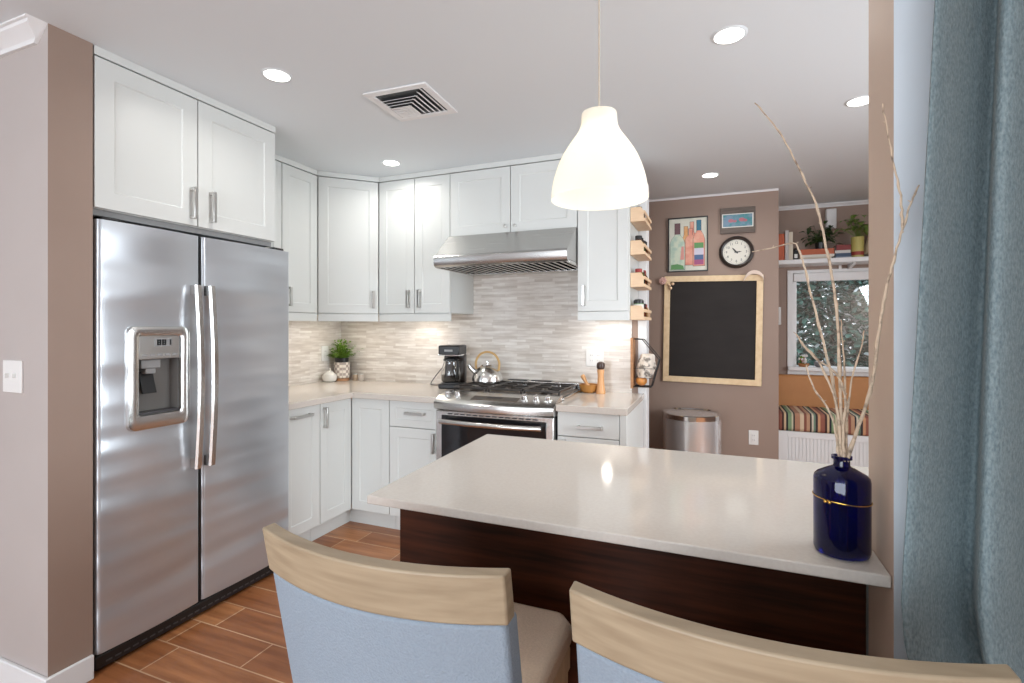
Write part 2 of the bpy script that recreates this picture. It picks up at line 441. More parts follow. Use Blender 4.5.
# ================================================================== CABINETS
def shaker(bm, w, h, t=.02, rail=.062, rec=.0045, M=None):
    """door slab: front at y=0 facing -y, with a recessed centre panel"""
    def v(x, y, z):
        p = Vector((x, y, z)); return bm.verts.new(p if M is None else M @ p)
    s = .004
    loops = []
    for (i, y) in ((0, t), (0, 0), (rail, 0), (rail + s, rec)):
        loops.append([v(i, y, i), v(w - i, y, i), v(w - i, y, h - i), v(i, y, h - i)])
    for a, b in zip(loops, loops[1:]):
        for k in range(4): bm.faces.new((a[k], a[(k + 1) % 4], b[(k + 1) % 4], b[k]))
    bm.faces.new(loops[0][::-1]); bm.faces.new(loops[-1])
    return bm

def bar_handle(parent, x, z, L, vertical=True):
    """chunky rectangular pull on two posts; x, z is its centre on the door face"""
    bm = B(); hw = .0085
    if vertical:
        box(bm, x - hw, x + hw, -.034, -.023, z - L / 2, z + L / 2)
        for s in (-1, 1): box(bm, x - hw, x + hw, -.0235, .002, z + s * L / 2 - (.014 if s > 0 else 0), z + s * L / 2 + (0 if s > 0 else .014))
    else:
        box(bm, x - L / 2, x + L / 2, -.034, -.023, z - hw, z + hw)
        for s in (-1, 1): box(bm, x + s * L / 2 - (.014 if s > 0 else 0), x + s * L / 2 + (0 if s > 0 else .014), -.0235, .002, z - hw, z + hw)
    return obj('handle', bm, m_nickel, parent, bevel=.002, label='brushed nickel bar handle')

def knob(parent, x, z):
    M = T(x, 0, z) @ rot_x(PI / 2)
    return obj('knob', lathe(B(), [(.005, -.002), (.005, .012), (.010, .014), (.011, .022), (.007, .026), (0, .027)], 16, M=M), m_nickel, parent, label='small round nickel knob')

G = .0024
def door(root, x, z, w, h, name='door', rail=.062):
    d = obj(name, shaker(B(), w - 2 * G, h - 2 * G, rail=rail), m_cab, root, loc=(x + G, 0, z + G), bevel=.0012, seg=1)
    return d

def carcass(root, x0, x1, y1, z0, z1, name='body'):
    return obj(name, bx(x0, x1, .0215, y1, z0, z1), m_cab, root, bevel=.001, seg=1)

def cabinet(label, loc, rz, w, depth, z0, z1, group, filler_top=None):
    t = thing('wall_cabinet' if z0 > .5 else 'base_cabinet', label, 'cabinet', (loc[0], loc[1], 0), rz, group)
    carcass(t, 0.0005, w - .0005, depth, z0, z1)
    return t

UG, BG = 'white shaker wall cabinets', 'white shaker base cabinets'
UZ0, UZ1 = 1.4345, 2.385
# over the refrigerator
t = cabinet('wide white two-door cabinet above the refrigerator', (-2.21, 1.195), PI / 2, .86, .70, 1.80, UZ1, UG)
for x, hx in ((0, .385), (.418, .478 - .418)):
    wd = .418 if x == 0 else .442
    d = door(t, x, 1.80, wd, UZ1 - 1.80, rail=.068)
    bar_handle(d, hx, 1.90 - 1.80, .142)
obj('top_filler', bx(0.0005, .8595, .001, .70, UZ1 + .0045, ZC - .001), m_cab, t)
obj('light_rail', bx(0.0005, .8595, .03, .70, 1.775, 1.7995), m_grey, t, bevel=.002)  # white rail coloured grey for the shade under the cabinet
# left wall upper
t = cabinet('narrow white cabinet on the left wall, between refrigerator and corner cabinet', (-2.555, 2.157), PI / 2, .577, .366, UZ0, UZ1, UG)
d = door(t, 0, UZ0, .268, UZ1 - UZ0); bar_handle(d, .22, .10, .125)
d = door(t, .269, UZ0, .308, UZ1 - UZ0); bar_handle(d, .045, .10, .125)
obj('top_filler', bx(0.0005, .5765, .001, .366, UZ1 + .0045, ZC - .001), m_cab, t)
obj('light_rail', bx(0.0005, .5765, .004, .024, UZ0 - .055, UZ0 - .0005), m_cab, t, bevel=.002)
# corner diagonal upper
t = thing('wall_cabinet', 'tall diagonal corner wall cabinet with one white door', 'cabinet', (-2.555, 2.735, 0), PI / 4, UG)
dw = math.hypot(.29, .295)
iR = rot_z(-PI / 4)
def dl(x, y):
    v = iR @ Vector((x + 2.555, y - 2.735, 0)); return (v.x, v.y)
outl = [dl(-2.555 - .016, 2.735 + .0165), dl(-2.264 - .0165, 3.03 + .016), dl(-2.264 - .0165, YB - .01), dl(XL + .01, YB - .01), dl(XL + .01, 2.735 + .001), dl(-2.571, 2.7365)]
obj('body', prism(B(), [(p[0], p[1]) for p in outl], UZ0, UZ1), m_cab, t)
d = door(t, .002, UZ0, dw - .004, UZ1 - UZ0); bar_handle(d, dw - .045, .10, .125)
outf = [dl(-2.555, 2.737), dl(-2.266, 3.03)] + outl[2:5] + [dl(-2.555, 2.7365)]
obj('top_filler', prism(B(), outf[:-1], UZ1 + .0045, ZC - .001), m_cab, t)
obj('light_rail', bx(.003, dw - .003, .004, .024, UZ0 - .055, UZ0 - .0005), m_cab, t, bevel=.002)
# back double
t = cabinet('tall white two-door wall cabinet left of the range hood', (-2.264, 3.03), 0, .584, .362, UZ0, UZ1, UG)
d = door(t, 0, UZ0, .301, UZ1 - UZ0); bar_handle(d, .255, .10, .125)
d = door(t, .301, UZ0, .283, UZ1 - UZ0); bar_handle(d, .045, .10, .125)
obj('top_filler', bx(.0005, .5835, .001, .362, UZ1 + .0045, ZC - .001), m_cab, t)
obj('light_rail', bx(.0005, .5835, .004, .024, UZ0 - .055, UZ0 - .0005), m_cab, t, bevel=.002)
# over hood
t = cabinet('short white two-door wall cabinet directly above the range hood', (-1.680, 3.03), 0, .888, .362, 1.953, UZ1, UG)
d = door(t, 0, 1.953, .444, UZ1 - 1.953); knob(d, .41, .038)
d = door(t, .444, 1.953, .444, UZ1 - 1.953); knob(d, .034, .038)
obj('top_filler', bx(.0005, .8875, .001, .362, UZ1 + .0045, ZC - .001), m_cab, t)
# right single
t = cabinet('narrow white wall cabinet right of the hood, carrying the spice racks', (-.791, 3.03), 0, .316, .362, UZ0, UZ1, UG)
d = door(t, 0, UZ0, .311, UZ1 - UZ0); bar_handle(d, .04, .095, .125)
obj('top_filler', bx(.0005, .3155, .001, .362, UZ1 + .0045, ZC - .001), m_cab, t)
obj('light_rail', bx(.0005, .3155, .004, .024, UZ0 - .055, UZ0 - .0005), m_cab, t, bevel=.002)

# base cabinets
BZ0, BZ1 = .118, .866
def plinth(root, x0, x1, y, depth): obj('plinth', bx(x0, x1, y, y + .016, 0, BZ0), m_cab, root)
t = cabinet('white base cabinet beside the refrigerator with a horizontal pull-out handle', (-2.268, 2.157), PI / 2, .292, .64, BZ0, BZ1, BG)
d = door(t, 0, BZ0, .292, BZ1 - BZ0); bar_handle(d, .13, .695, .154, vertical=False)
plinth(t, 0, .292, .075, .6)
t = thing('base_cabinet', 'white L-shaped corner base cabinet with two folding doors', 'cabinet', (-2.268, 2.45, 0), PI / 2, BG)
# local: x -> +Y, y -> -X
ou = [(.001, .0215), (.290 + .0215, .0215), (.290 + .0215, -.300), (YB - 2.45 - .012, -.300), (YB - 2.45 - .012, .645), (.001, .645)]
obj('body', prism(B(), ou, BZ0, BZ1), m_cab, t)
d = door(t, 0, BZ0, .288, BZ1 - BZ0); bar_handle(d, .03, .655, .13)
d2 = obj('door', shaker(B(), .298, BZ1 - BZ0 - 2 * G), m_cab, t, loc=(.290, -.002, BZ0 + G), rz=-PI / 2, bevel=.0012, seg=1)
obj('plinth', prism(B(), [(.001, .075), (.365, .075), (.365, -.300), (.381, -.300), (.381, .091), (.001, .091)], 0, BZ0), m_cab, t)
t = cabinet('white base cabinet left of the range with a drawer over a door', (-1.966, 2.74), 0, .362, .64, BZ0, BZ1, BG)
d = obj('drawer', shaker(B(), .362 - 2 * G, .165, rail=.045), m_cab, t, loc=(G, 0, .70), bevel=.0012, seg=1); bar_handle(d, .20, .092, .14, vertical=False)
d = door(t, 0, BZ0, .362, .698 - BZ0); bar_handle(d, .335, .495, .125)
plinth(t, 0, .362, .075, .6)
t = cabinet('white base cabinet right of the range with a drawer and end panel', (-.832, 2.74), 0, .384, .64, BZ0, BZ1, BG)
d = obj('drawer', bx(0, .346, 0, .02, 0, .135), m_cab, t, loc=(G, 0, .73), bevel=.0015, seg=1); bar_handle(d, .188, .058, .14, vertical=False)
d = door(t, 0, BZ0, .349, .728 - BZ0); bar_handle(d, .04, .53, .125)
obj('end_panel', bx(.351, .389, .0, .64, 0, BZ1), m_cab, t, bevel=.002)
plinth(t, 0, .35, .075, .6)
# counters
CZ0, CZ1 = .8675, .905
bm = B(); prism(bm, [(XL + .01, 2.156), (-2.243, 2.156), (-2.243, 2.715), (-1.603, 2.715), (-1.603, YB - .01), (XL + .01, YB - .01)], CZ0, CZ1)
tag(obj('countertop', bm, m_quartz, bevel=.003), 'L-shaped beige quartz countertop running around the corner left of the range', 'countertop', 'quartz countertops')
bm = B(); prism(bm, [(-.834, 2.715), (-.437, 2.715), (-.437, YB - .002), (-.513, YB - .002), (-.513, YB - .01), (-.834, YB - .01)], CZ0, CZ1)
tag(obj('countertop', bm, m_quartz, bevel=.003), 'short beige quartz countertop right of the range', 'countertop', 'quartz countertops')
IZ0, IZ1 = .893, .915
bm = B(); prism(bm, [(-.819, 1.046), (.278, 1.040), (.278, 1.189), (.66, 1.189), (.66, 1.825), (-.845, 1.825)], IZ0, IZ1)
tag(obj('countertop', bm, m_quartz, bevel=.003), 'large beige quartz peninsula top in front of the chairs', 'countertop', 'quartz countertops')
t = thing('peninsula_base', 'dark walnut panelled base under the peninsula top', 'cabinet', (0, 0, 0))
obj('back_panel', bx(-.822, .277, 1.195, 1.215, .0, IZ0 - .0005), m_walnut, t, bevel=.0015)
obj('end_panel', bx(-.822, -.802, 1.2155, 1.79, .0, IZ0 - .0005), m_walnut, t, bevel=.0015)
obj('body', bx(-.8015, .62, 1.2155, 1.77, .1, IZ0 - .0005), m_cab, t)
obj('plinth', bx(-.8015, .62, 1.2155, 1.72, 0, .0995), m_cab, t)
for i in range(3):
    d = obj('door', shaker(B(), .46, .77), m_cab, t, loc=(-.80 + .472 * (i + 1) - .004, 1.7915, .11), rz=PI, bevel=.0012, seg=1)
    bar_handle(d, .42, .70, .125)

# ================================================================== REFRIGERATOR  (local x -> +Y, y -> -X)
t = thing('refrigerator', 'stainless steel side-by-side refrigerator with an ice and water dispenser', 'refrigerator', (-2.192, 1.197, 0), PI / 2)
FW, FH = .956, 1.758
obj('body', bx(.0, FW - .006, .0745, .70, .03, 1.745), m_black, t, bevel=.004)
def profile(x0, x1):
    n = 14; pts = []
    r = .018
    for i in range(7): a = PI + i * PI / 12; pts.append((x0 + r + r * math.cos(a), .016 + r + r * math.sin(a)))
    for i in range(1, n):
        s = i / n; x = x0 + r + (x1 - x0 - 2 * r) * s
        pts.append((x, .016 - .009 * math.sin(PI * s)))
    for i in range(7): a = 1.5 * PI + i * PI / 12; pts.append((x1 - r + r * math.cos(a), .016 + r + r * math.sin(a)))
    return pts
HX0, HX1, HZ0, HZ1 = .146, .322, .972, 1.205           # dispenser opening in the left door
DB = .075
pl_ = profile(.006, .425)
bm = B(); full = pl_ + [(.425, .07), (.006, .07)]
prism(bm, full, DB, HZ0); prism(bm, full, HZ1, FH)
lp = [p for p in pl_ if p[0] < HX0]; ya = .016 - .009 * math.sin(PI * .30)
prism(bm, lp + [(HX0, ya - .0004), (HX0, .07), (.006, .07)], HZ0, HZ1)
rp_ = [p for p in pl_ if p[0] > HX1]
prism(bm, [(HX1, .0093)] + rp_ + [(.425, .07), (HX1, .07)], HZ0, HZ1)
dl_ = obj('door', bm, m_steel, t, label='left freezer door with dispenser')
bm = B(); prism(bm, profile(.434, FW) + [(FW, .07), (.434, .07)], DB, FH)
dr_ = obj('door', bm, m_steel, t, label='right refrigerator door')
obj('door_gap_shade', bx(.4255, .4335, .022, .07, DB, FH - .002), m_black, t)  # black strip stands in for the dark gap between the doors
def fhandle(x, par):
    bm = B()
    rows = []
    for i in range(25):
        q = i / 24; z = .70 + .83 * q
        y = -.022 - .022 * math.sin(PI * q)
        hw = .0165
        rows.append([Vector((x - hw, y, z)), Vector((x - hw * .6, y - .009, z)), Vector((x + hw * .6, y - .009, z)), Vector((x + hw, y, z)), Vector((x + hw * .8, y + .009, z)), Vector((x - hw * .8, y + .009, z))])
    grid_solid(bm, rows)
    for z0 in (.70, 1.485): box(bm, x - .013, x + .013, -.024, .012, z0, z0 + .045)
    return obj('handle', bm, m_steel2, par, smooth=50, label='tall bowed stainless handle')
fhandle(.388, dl_); fhandle(.455, dr_)
# dispenser bezel
def rrect(x0, x1, z0, z1, r, n=5):
    pts = []
    for cx, cz, a0 in ((x1 - r, z0 + r, 1.5 * PI), (x1 - r, z1 - r, 0), (x0 + r, z1 - r, .5 * PI), (x0 + r, z0 + r, PI)):
        for i in range(n + 1): a = a0 + i * PI / 2 / n; pts.append((cx + r * math.cos(a), cz + r * math.sin(a)))
    return pts
bm = B(); loops = []
x0, x1, z0, z1 = .103, .364, .912, 1.345
for r, l, rr, b_, tp, y in ((.03, 0, 0, 0, 0, .016), (.03, .004, .003, .004, .004, -.004), (.024, .024, .026, .030, .020, -.010), (.012, .043, .042, .060, .040, -.004), (.010, .0435, .0425, .0605, .0405, .014)):
    pts = rrect(x0 + l, x1 - rr, z0 + b_, z1 - tp, r)
    loops.append([bm.verts.new((p[0], y, p[1])) for p in pts])
for a, b in zip(loops, loops[1:]):
    n = len(a)
    for k in range(n): bm.faces.new((a[k], a[(k + 1) % n], b[(k + 1) % n], b[k]))
disp = obj('dispenser', bm, m_steel2, dl_, smooth=50, label='recessed ice and water dispenser frame')
cp = obj('control_panel', bx(.1465, .3155, -.002, .0175, 1.2055, 1.3045), m_nickel, t, bevel=.002, label='silver control panel of the dispenser')
obj('display', bx(.208, .283, -.0035, .0, 1.258, 1.292), m_grey, cp)
dd = B()
def seg7(bm, x, z, w, h, segs, y0, y1, th=.004):
    R_ = {'a': (x, x + w, z + h - th, z + h), 'b': (x + w - th, x + w, z + h / 2, z + h), 'c': (x + w - th, x + w, z, z + h / 2), 'd': (x, x + w, z, z + th),
          'e': (x, x + th, z, z + h / 2), 'f': (x, x + th, z + h / 2, z + h), 'g': (x, x + w, z + h / 2 - th / 2, z + h / 2 + th / 2)}
    for q in segs: a = R_[q]; box(bm, a[0], a[1], y0, y1, a[2], a[3])
for i, sg in enumerate(('abcdefg', 'abcdefg', 'bc')): seg7(dd, .219 + i * .021, 1.263, .016, .024, sg, -.0055, -.003, .0052)
obj('digits', dd, m_black, cp, smooth=0, label='dark 881 digits on the display')
for i in range(5): obj('button', bx(.160 + i * .031, .182 + i * .031, -.0035, 0, 1.217, 1.227), m_grey, cp, bevel=.001)
bm = B()
box(bm, HX0, HX1, .067, .0695, HZ0, HZ1); box(bm, HX0 + .0003, HX0 + .002, .016, .067, HZ0, HZ1); box(bm, HX1 - .002, HX1 - .0003, .016, .067, HZ0, HZ1)
box(bm, HX0 + .002, HX1 - .002, .016, .067, HZ1 - .002, HZ1 - .0003); box(bm, HX0 + .002, HX1 - .002, .016, .067, HZ0 + .0003, HZ0 + .004)
rc = obj('recess', bm, simple('dispenser_liner', 112, 108, 104, .4), t, label='grey dispenser recess')
bm = B(); box(bm, .17, .25, .020, .064, 1.165, 1.2025); box(bm, .19, .232, .024, .062, 1.142, 1.165)
obj('nozzle', bm, m_grey, rc, bevel=.004)
obj('paddle', prism(B(), [(.022, 1.06), (.032, 1.06), (.060, 1.15), (.052, 1.15)], .178, .236, 'x'), m_black, rc, bevel=.002)
obj('drip_tray', bx(.150, .318, .004, .064, HZ0 + .0045, HZ0 + .012), m_dgrey, rc, bevel=.002)
obj('base_grille', bx(.004, FW - .004, .022, .074, .012, .066), m_black, t, bevel=.006)
bg = t.children[-1]
bm = B()
for i in range(26): box(bm, .04 + i * .033, .062 + i * .033, .020, .03, .030, .036)
obj('grille_slots', bm, m_dgrey, bg)
for x in (.03, FW - .10):
    obj('hinge_cover', bx(x, x + .07, .03, .13, FH + .001, FH + .016), m_black, t, bevel=.005)
for x in (.05, FW - .09):
    obj('roller_foot', lathe(B(), [(.016, 0), (.016, .03)], 12, c=(x, .12, 0)), m_black, t)
bm = B(); M = T(.780, .019, 1.666) @ rot_x(PI / 2)
lathe(bm, [(.014, 0), (.014, .005), (.0115, .006), (.0115, .0045), (0, .0045)], 24, M=M)
tube(bm, [(.780 + .007 * math.cos(a) * (1 - a / 16), .0145, 1.666 + .007 * math.sin(a)) for a in [i * .5 for i in range(13)]], .0013, 6)
obj('badge', bm, m_dgrey, dr_, label='small round emblem on the right door')

# ================================================================== RANGE HOOD
m_filter_shade = mat('dark_filter_gap', (.006, .006, .006, 1), .95)  # matte black stands in for the shade in the open gaps between baffles
nodes(m_filter_shade)[2].inputs['Specular IOR Level'].default_value = 0
t = thing('range_hood', 'stainless steel under-cabinet range hood above the cooktop', 'range hood', (-1.680, 0, 0))
HW = .886
prof = [(3.005, 1.951), (2.835, 1.802), (2.815, 1.795), (2.806, 1.785), (2.806, 1.752), (2.814, 1.732), (2.834, 1.722), (2.850, 1.722), (2.850, 1.735), (3.385, 1.735), (3.385, 1.951)]
obj('canopy', prism(B(), prof, 0.002, HW, 'x'), m_hood, t, bevel=.002, smooth=25)
bm = B(); box(bm, .002, .020, 2.852, 3.385, 1.718, 1.7345); box(bm, HW - .018, HW, 2.852, 3.385, 1.718, 1.7345); box(bm, .0205, HW - .0185, 3.30, 3.385, 1.718, 1.7345)
obj('skirt', bm, m_steel2, t, bevel=.002)
obj('filter_bed', bx(.021, HW - .019, 2.852, 3.298, 1.726, 1.7345), m_filter_shade, t)
for k in range(18):
    x = .034 + k * .0465
    bm = B(); prism(bm, [(x, 1.7255), (x + .001, 1.7235), (x + .015, 1.7235), (x + .016, 1.7255)], 2.854, 3.294, 'y')
    obj('baffle', bm, m_steel2, t, bevel=.001)

# ================================================================== RANGE
t = thing('gas_range', 'stainless steel slide-in gas range with a bowed front between the base cabinets', 'range', (-1.599, 2.72, 0))
RW = .762
obj('body', bx(.004, RW - .004, .03, .660, .05, .895), m_dgrey, t)
dr = B(); box(dr, .004, RW - .004, -.022, .0295, .175, .832)
od = obj('oven_door', dr, m_steel2, t, bevel=.006)
obj('oven_window', bx(.045, RW - .045, -.026, -.015, .24, .805), m_oglass, od, bevel=.004, label='black glass oven window')
bm = B()
for k in range(14): box(bm, .09 + k * .042, .12 + k * .042, -.0275, -.02, .812, .818)
obj('door_vent', bm, m_black, od)
bm = B(); pts = [(.06 + (RW - .12) * s, -.072 - .03 * math.sin(PI * s), .775) for s in [i / 20 for i in range(21)]]
tube(bm, pts, .0155, 12)
for x, e in ((.075, 0), (RW - .075, 0)): tube(bm, [(x, -.02, .775), (x, -.075, .775)], .011, 10)
obj('handle', bm, m_steel2, od, smooth=60, label='bowed tubular oven handle')
def bow(s): return .052 * (1 - (2 * s - 1) ** 2)
rows = []
for i in range(25):
    s = i / 24; b = bow(s); x = RW * s
    rows.append([Vector((x, y, z)) for y, z in ((.15, .937), (.06, .925), (-.022 - b, .897), (-.036 - b, .886), (-.040 - b, .870), (-.036 - b, .846), (-.02 - b * .8, .838), (.03, .836), (.15, .836))])
cpn = obj('control_panel', grid_solid(B(), rows), m_steel2, t, smooth=28, label='bowed sloping control panel')
ang = math.atan2(.937 - .897, .172 + .045)
def slope(x, u): # point on the slope; u 0 front..1 rear
    b = bow(x / RW); y0 = -.022 - b; return Vector((x, y0 + (.10 - y0) * u, .897 + (.9305 - .897) * u))
p = slope(.385, .5)
M = T(p.x, p.y, p.z + .0015) @ rot_x(math.radians(11))
obj('display_panel', box(B(), -.145, .150, -.034, .034, -.003, .0025, M=M), simple('bronze_grey_panel', 104, 94, 84, .35, metal=.6), cpn, bevel=.002)
dpn = box(B(), -.055, .045, -.004, .024, .0, .0035, M=M)
obj('display', dpn, m_black, cpn)
for i in range(5):
    for j in range(2):
        for xb in (-.135 + i * .015, .062 + i * .016): obj('button', box(B(), xb, xb + .009, -.022 + j * .02, -.012 + j * .02, .001, .0036, M=M), m_dgrey, cpn)
for x in (.058, .130, .570, .640, .708):
    p = slope(x, .52); Mk = T(*p) @ rot_x(math.radians(13))
    bm = B(); lathe(bm, [(.024, -.002), (.024, .004), (.018, .008), (.017, .028), (.014, .031), (0, .031)], 20, M=Mk)
    box(bm, -.004, .004, -.017, .017, .030, .036, M=Mk)
    obj('knob', bm, m_chrome, t, bevel=.001, label='chrome burner knob')
bm = B(); box(bm, -.008, RW + .008, .151, .668, .9055, .921)
ct = obj('cooktop', bm, m_steel2, t, bevel=.004)
obj('cooktop_well', bx(.02, RW - .02, .165, .585, .9215, .925), simple('grey_brown_enamel', 120, 108, 98, .3), t, bevel=.002)
for x, y, r in ((.14, .27, .045), (.14, .48, .035), (.381, .375, .05), (.622, .27, .038), (.622, .48, .045)):
    bm = B(); lathe(bm, [(r, .9255), (r, .932), (r * .8, .934), (r * .8, .942), (r * .72, .945), (0, .945)], 24, c=(x, y, 0))
    obj('burner', bm, m_iron, t)
for x0, x1 in ((.022, .258), (.263, .499), (.504, .740)):
    bm = B(); z0, z1 = .946, .958; hw = .006
    for x in (x0 + .008, x1 - .008): box(bm, x - hw, x + hw, .168, .582, z0, z1)
    for y in (.175, .375, .575): box(bm, x0 + .002, x1 - .002, y - hw, y + hw, z0, z1)
    xm = (x0 + x1) / 2
    box(bm, xm - hw, xm + hw, .175, .235, z0, z1); box(bm, xm - hw, xm + hw, .31, .44, z0, z1); box(bm, xm - hw, xm + hw, .515, .575, z0, z1)
    for y in (.27, .48):
        box(bm, x0 + .002, x0 + .085, y - hw, y + hw, z0, z1); box(bm, x1 - .085, x1 - .002, y - hw, y + hw, z0, z1)
    for x in (x0 + .008, x1 - .008):
        for y in (.175, .575): box(bm, x - hw, x + hw, y - hw, y + hw, .9255, z0)
    obj('grate', bm, m_iron, t, bevel=.002)
bm = B(); prism(bm, [(.600, .9215), (.606, .960), (.618, .966), (.667, .966), (.667, .9215)], .01, RW - .01, 'x')
bv = obj('rear_vent', bm, m_steel2, t, bevel=.003)
bm = B()
for x in (.22, .395): box(bm, x, x + .15, .612, .655, .964, .9672)
obj('vent_slot', bm, m_black, bv)
obj('warming_drawer', bx(.004, RW - .004, -.02, .0295, .055, .170), m_steel2, t, bevel=.005)
for x in (.04, RW - .04):
    for y in (.08, .60): obj('foot', lathe(B(), [(.018, 0), (.014, .05)], 12, c=(x, y, 0)), m_black, t)

# ================================================================== SMALL KITCHEN THINGS
# kettle on the rear left burner
m_kettle = mat('satin_kettle_steel', (.74, .73, .71, 1), .22, 1.0)
t = thing('kettle', 'shiny steel whistling kettle with an arched tan handle on the rear left burner', 'kettle', (-1.480, 3.205, .9585), 0)
t.scale = (1.14, 1.14, 1.06)
obj('body', lathe(B(), [(.085, 0), (.094, .008), (.093, .03), (.082, .06), (.062, .088), (.045, .102), (.040, .104)], 36), m_kettle, t)
bm = B(); lathe(bm, [(.041, .1045), (.036, .112), (.012, .118), (.008, .122), (.011, .130), (.008, .138), (0, .139)], 24)
obj('lid', bm, m_chrome, t)
bm = B(); tube(bm, smooth_pts([(-.062, -.02, .058), (-.092, -.03, .085), (-.108, -.035, .112)], 5), [.020 - .0008 * i for i in range(11)], 12); obj('spout', bm, m_chrome, t)
bm = B(); tube(bm, smooth_pts([(-.074, 0, .075), (-.078, 0, .13), (-.05, 0, .178), (0, 0, .196), (.05, 0, .178), (.078, 0, .13), (.074, 0, .075)], 5), .0072, 10); obj('handle', bm, simple('tan_wood_handle', 196, 158, 100, .45), t, label='tan arched handle')

# coffee maker
t = thing('coffee_maker', 'black drip coffee maker with glass carafe on the counter left of the range', 'coffee maker', (-1.752, 3.20, .9055), .16)
CWm, CD = .078, .088
obj('base', bx(-CWm, CWm, -CD, CD, 0, .035), m_black, t, bevel=.008)
obj('column', bx(-CWm, CWm, .035, CD, .0355, .235), simple('brown_reflection_plastic', 46, 34, 26, .3), t, bevel=.006)  # column coloured brown for the reflection on its right side
obj('brew_head', bx(-CWm, CWm, -CD, CD, .2355, .305), m_black, t, bevel=.010)
hd = t.children[-1]
obj('trim_band', bx(-CWm - .001, CWm + .001, -CD - .001, CD * .4, .232, .240), m_chrome, hd, bevel=.001)
obj('badge', bx(-.03, .03, -CD - .0015, -CD, .262, .276), m_grey, hd, bevel=.001)
obj('hot_plate', lathe(B(), [(.07, .0355), (.07, .041), (0, .041)], 24, c=(0, -.035, 0)), m_dgrey, t)
car = obj('carafe', lathe(B(), [(0, .0425), (.058, .0425), (.068, .06), (.070, .10), (.062, .15), (.050, .185), (.052, .195), (.049, .195), (.047, .185), (.059, .15), (.067, .10), (.065, .062), (.055, .046), (0, .046)], 28, c=(0, -.038, 0)), m_glass, t, smooth=60)
obj('coffee', lathe(B(), [(0, .0462), (.0545, .0462), (.0645, .062), (.0662, .098), (0, .098)], 28, c=(0, -.038, 0)), simple('coffee', 20, 12, 8, .1), car)
bm = B(); lathe(bm, [(.053, .196), (.053, .208), (.03, .222), (0, .222)], 24, c=(0, -.038, 0)); obj('carafe_lid', bm, m_black, car)
bm = B(); tube(bm, smooth_pts([(.045, -.075, .200), (.070, -.105, .195), (.078, -.115, .14), (.062, -.095, .08)], 4), .008, 8); obj('carafe_handle', bm, m_black, car)
bm = B(); tube(bm, smooth_pts([(-.07, .098, .05), (-.12, .10, .01), (-.20, .06, .0045), (-.23, .09, .02), (-.20, .16, .10), (-.12, .165, .18), (-.07, .135, .21)], 6), .0032, 6)
tag(obj('power_cord', bm, m_black, loc=(-1.752, 3.20, .9055), rz=-.28 * 0), 'black power cord looping up the tiles beside the coffee maker', 'cord')

# jar, plant, two small holders in the corner
t = thing('lidded_jar', 'squat white ceramic jar with a knob lid in the counter corner', 'jar', (-2.835, 3.165, .9055))
obj('body', lathe(B(), [(.035, 0), (.050, .012), (.056, .035), (.050, .06), (.030, .074)], 28), simple('white_ceramic', 222, 220, 214, .25), t)
obj('lid', lathe(B(), [(.030, .0745), (.024, .082), (.008, .086), (.006, .092), (.010, .10), (.006, .108), (0, .109)], 20), simple('white_ceramic_lid', 224, 222, 216, .25), t)
t = thing('potted_plant', 'leafy green plant in a patterned white pot in the counter corner', 'plant', (-2.815, 3.285, .9055))
m_pot = mat('patterned_white_pot', lin(222, 212, 200), .5)
_N, _L, _p = nodes(m_pot)
_tc = _N.new('ShaderNodeTexCoord'); _ch = _N.new('ShaderNodeTexChecker'); _ch.inputs['Scale'].default_value = 46
_ch.inputs[1].default_value = lin(226, 218, 208); _ch.inputs[2].default_value = lin(170, 158, 150)
_L.new(_tc.outputs['Object'], _ch.inputs[0]); _L.new(_ch.outputs[0], _p.inputs['Base Color'])
obj('pot', lathe(B(), [(.050, .022), (.060, .028), (.062, .15), (.056, .15), (.056, .12), (0, .12)], 28), m_pot, t)
obj('pot_foot', lathe(B(), [(.052, 0), (.056, .004), (.056, .0215), (0, .0215)], 28), simple('bare_wood_foot', 176, 132, 96, .6), t)
obj('inner_pot', lathe(B(), [(.040, .1205), (.052, .125), (.054, .185), (.049, .185), (.048, .175), (0, .175)], 24), m_black, t)
rnd = random.Random(11)
def leaf(bm, base, d, L, W, droop, mi=0, n=4):
    d = Vector(d).normalized(); side = d.cross(Vector((0, 0, 1)))
    if side.length < .05: side = Vector((1, 0, 0))
    side.normalize(); up = side.cross(d)
    prev = None
    for i in range(n + 1):
        s = i / n; c = Vector(base) + d * L * s - Vector((0, 0, 1)) * droop * L * s * s + up * .0
        wv = W * math.sin(PI * min(.96, s * .9 + .08)) * (1 if i < n else .08)
        a, b, m_ = bm.verts.new(c - side * wv + up * wv * .35), bm.verts.new(c + side * wv + up * wv * .35), bm.verts.new(c)
        if prev:
            bm.faces.new((prev[0], a, m_, prev[2])).material_index = mi; bm.faces.new((prev[2], m_, b, prev[1])).material_index = mi
        prev = (a, b, m_)
bm = B()
for i in range(150):
    a = rnd.uniform(0, 2 * PI); e = rnd.uniform(.35, 1.45)
    d = (math.cos(a) * math.cos(e), math.sin(a) * math.cos(e), math.sin(e))
    k = .55 if (math.cos(a) < -.3 or math.sin(a) > .3) else 1
    L = rnd.uniform(.07, .155) * (k if e < .9 else 1)
    base = Vector((rnd.uniform(-.03, .03), rnd.uniform(-.03, .03), .176))
    tube(bm, [base, base + Vector(d) * L * .6], .0012, 4, mi=0)
    for q in range(3):
        bb = base + Vector(d) * L * (.5 + .25 * q)
        leaf(bm, bb, (d[0] + rnd.uniform(-.6, .6), d[1] + rnd.uniform(-.6, .6), d[2] * .7), .034, .009, .4)
obj('foliage', bm, m_leaf, t, smooth=0, recalc=False)
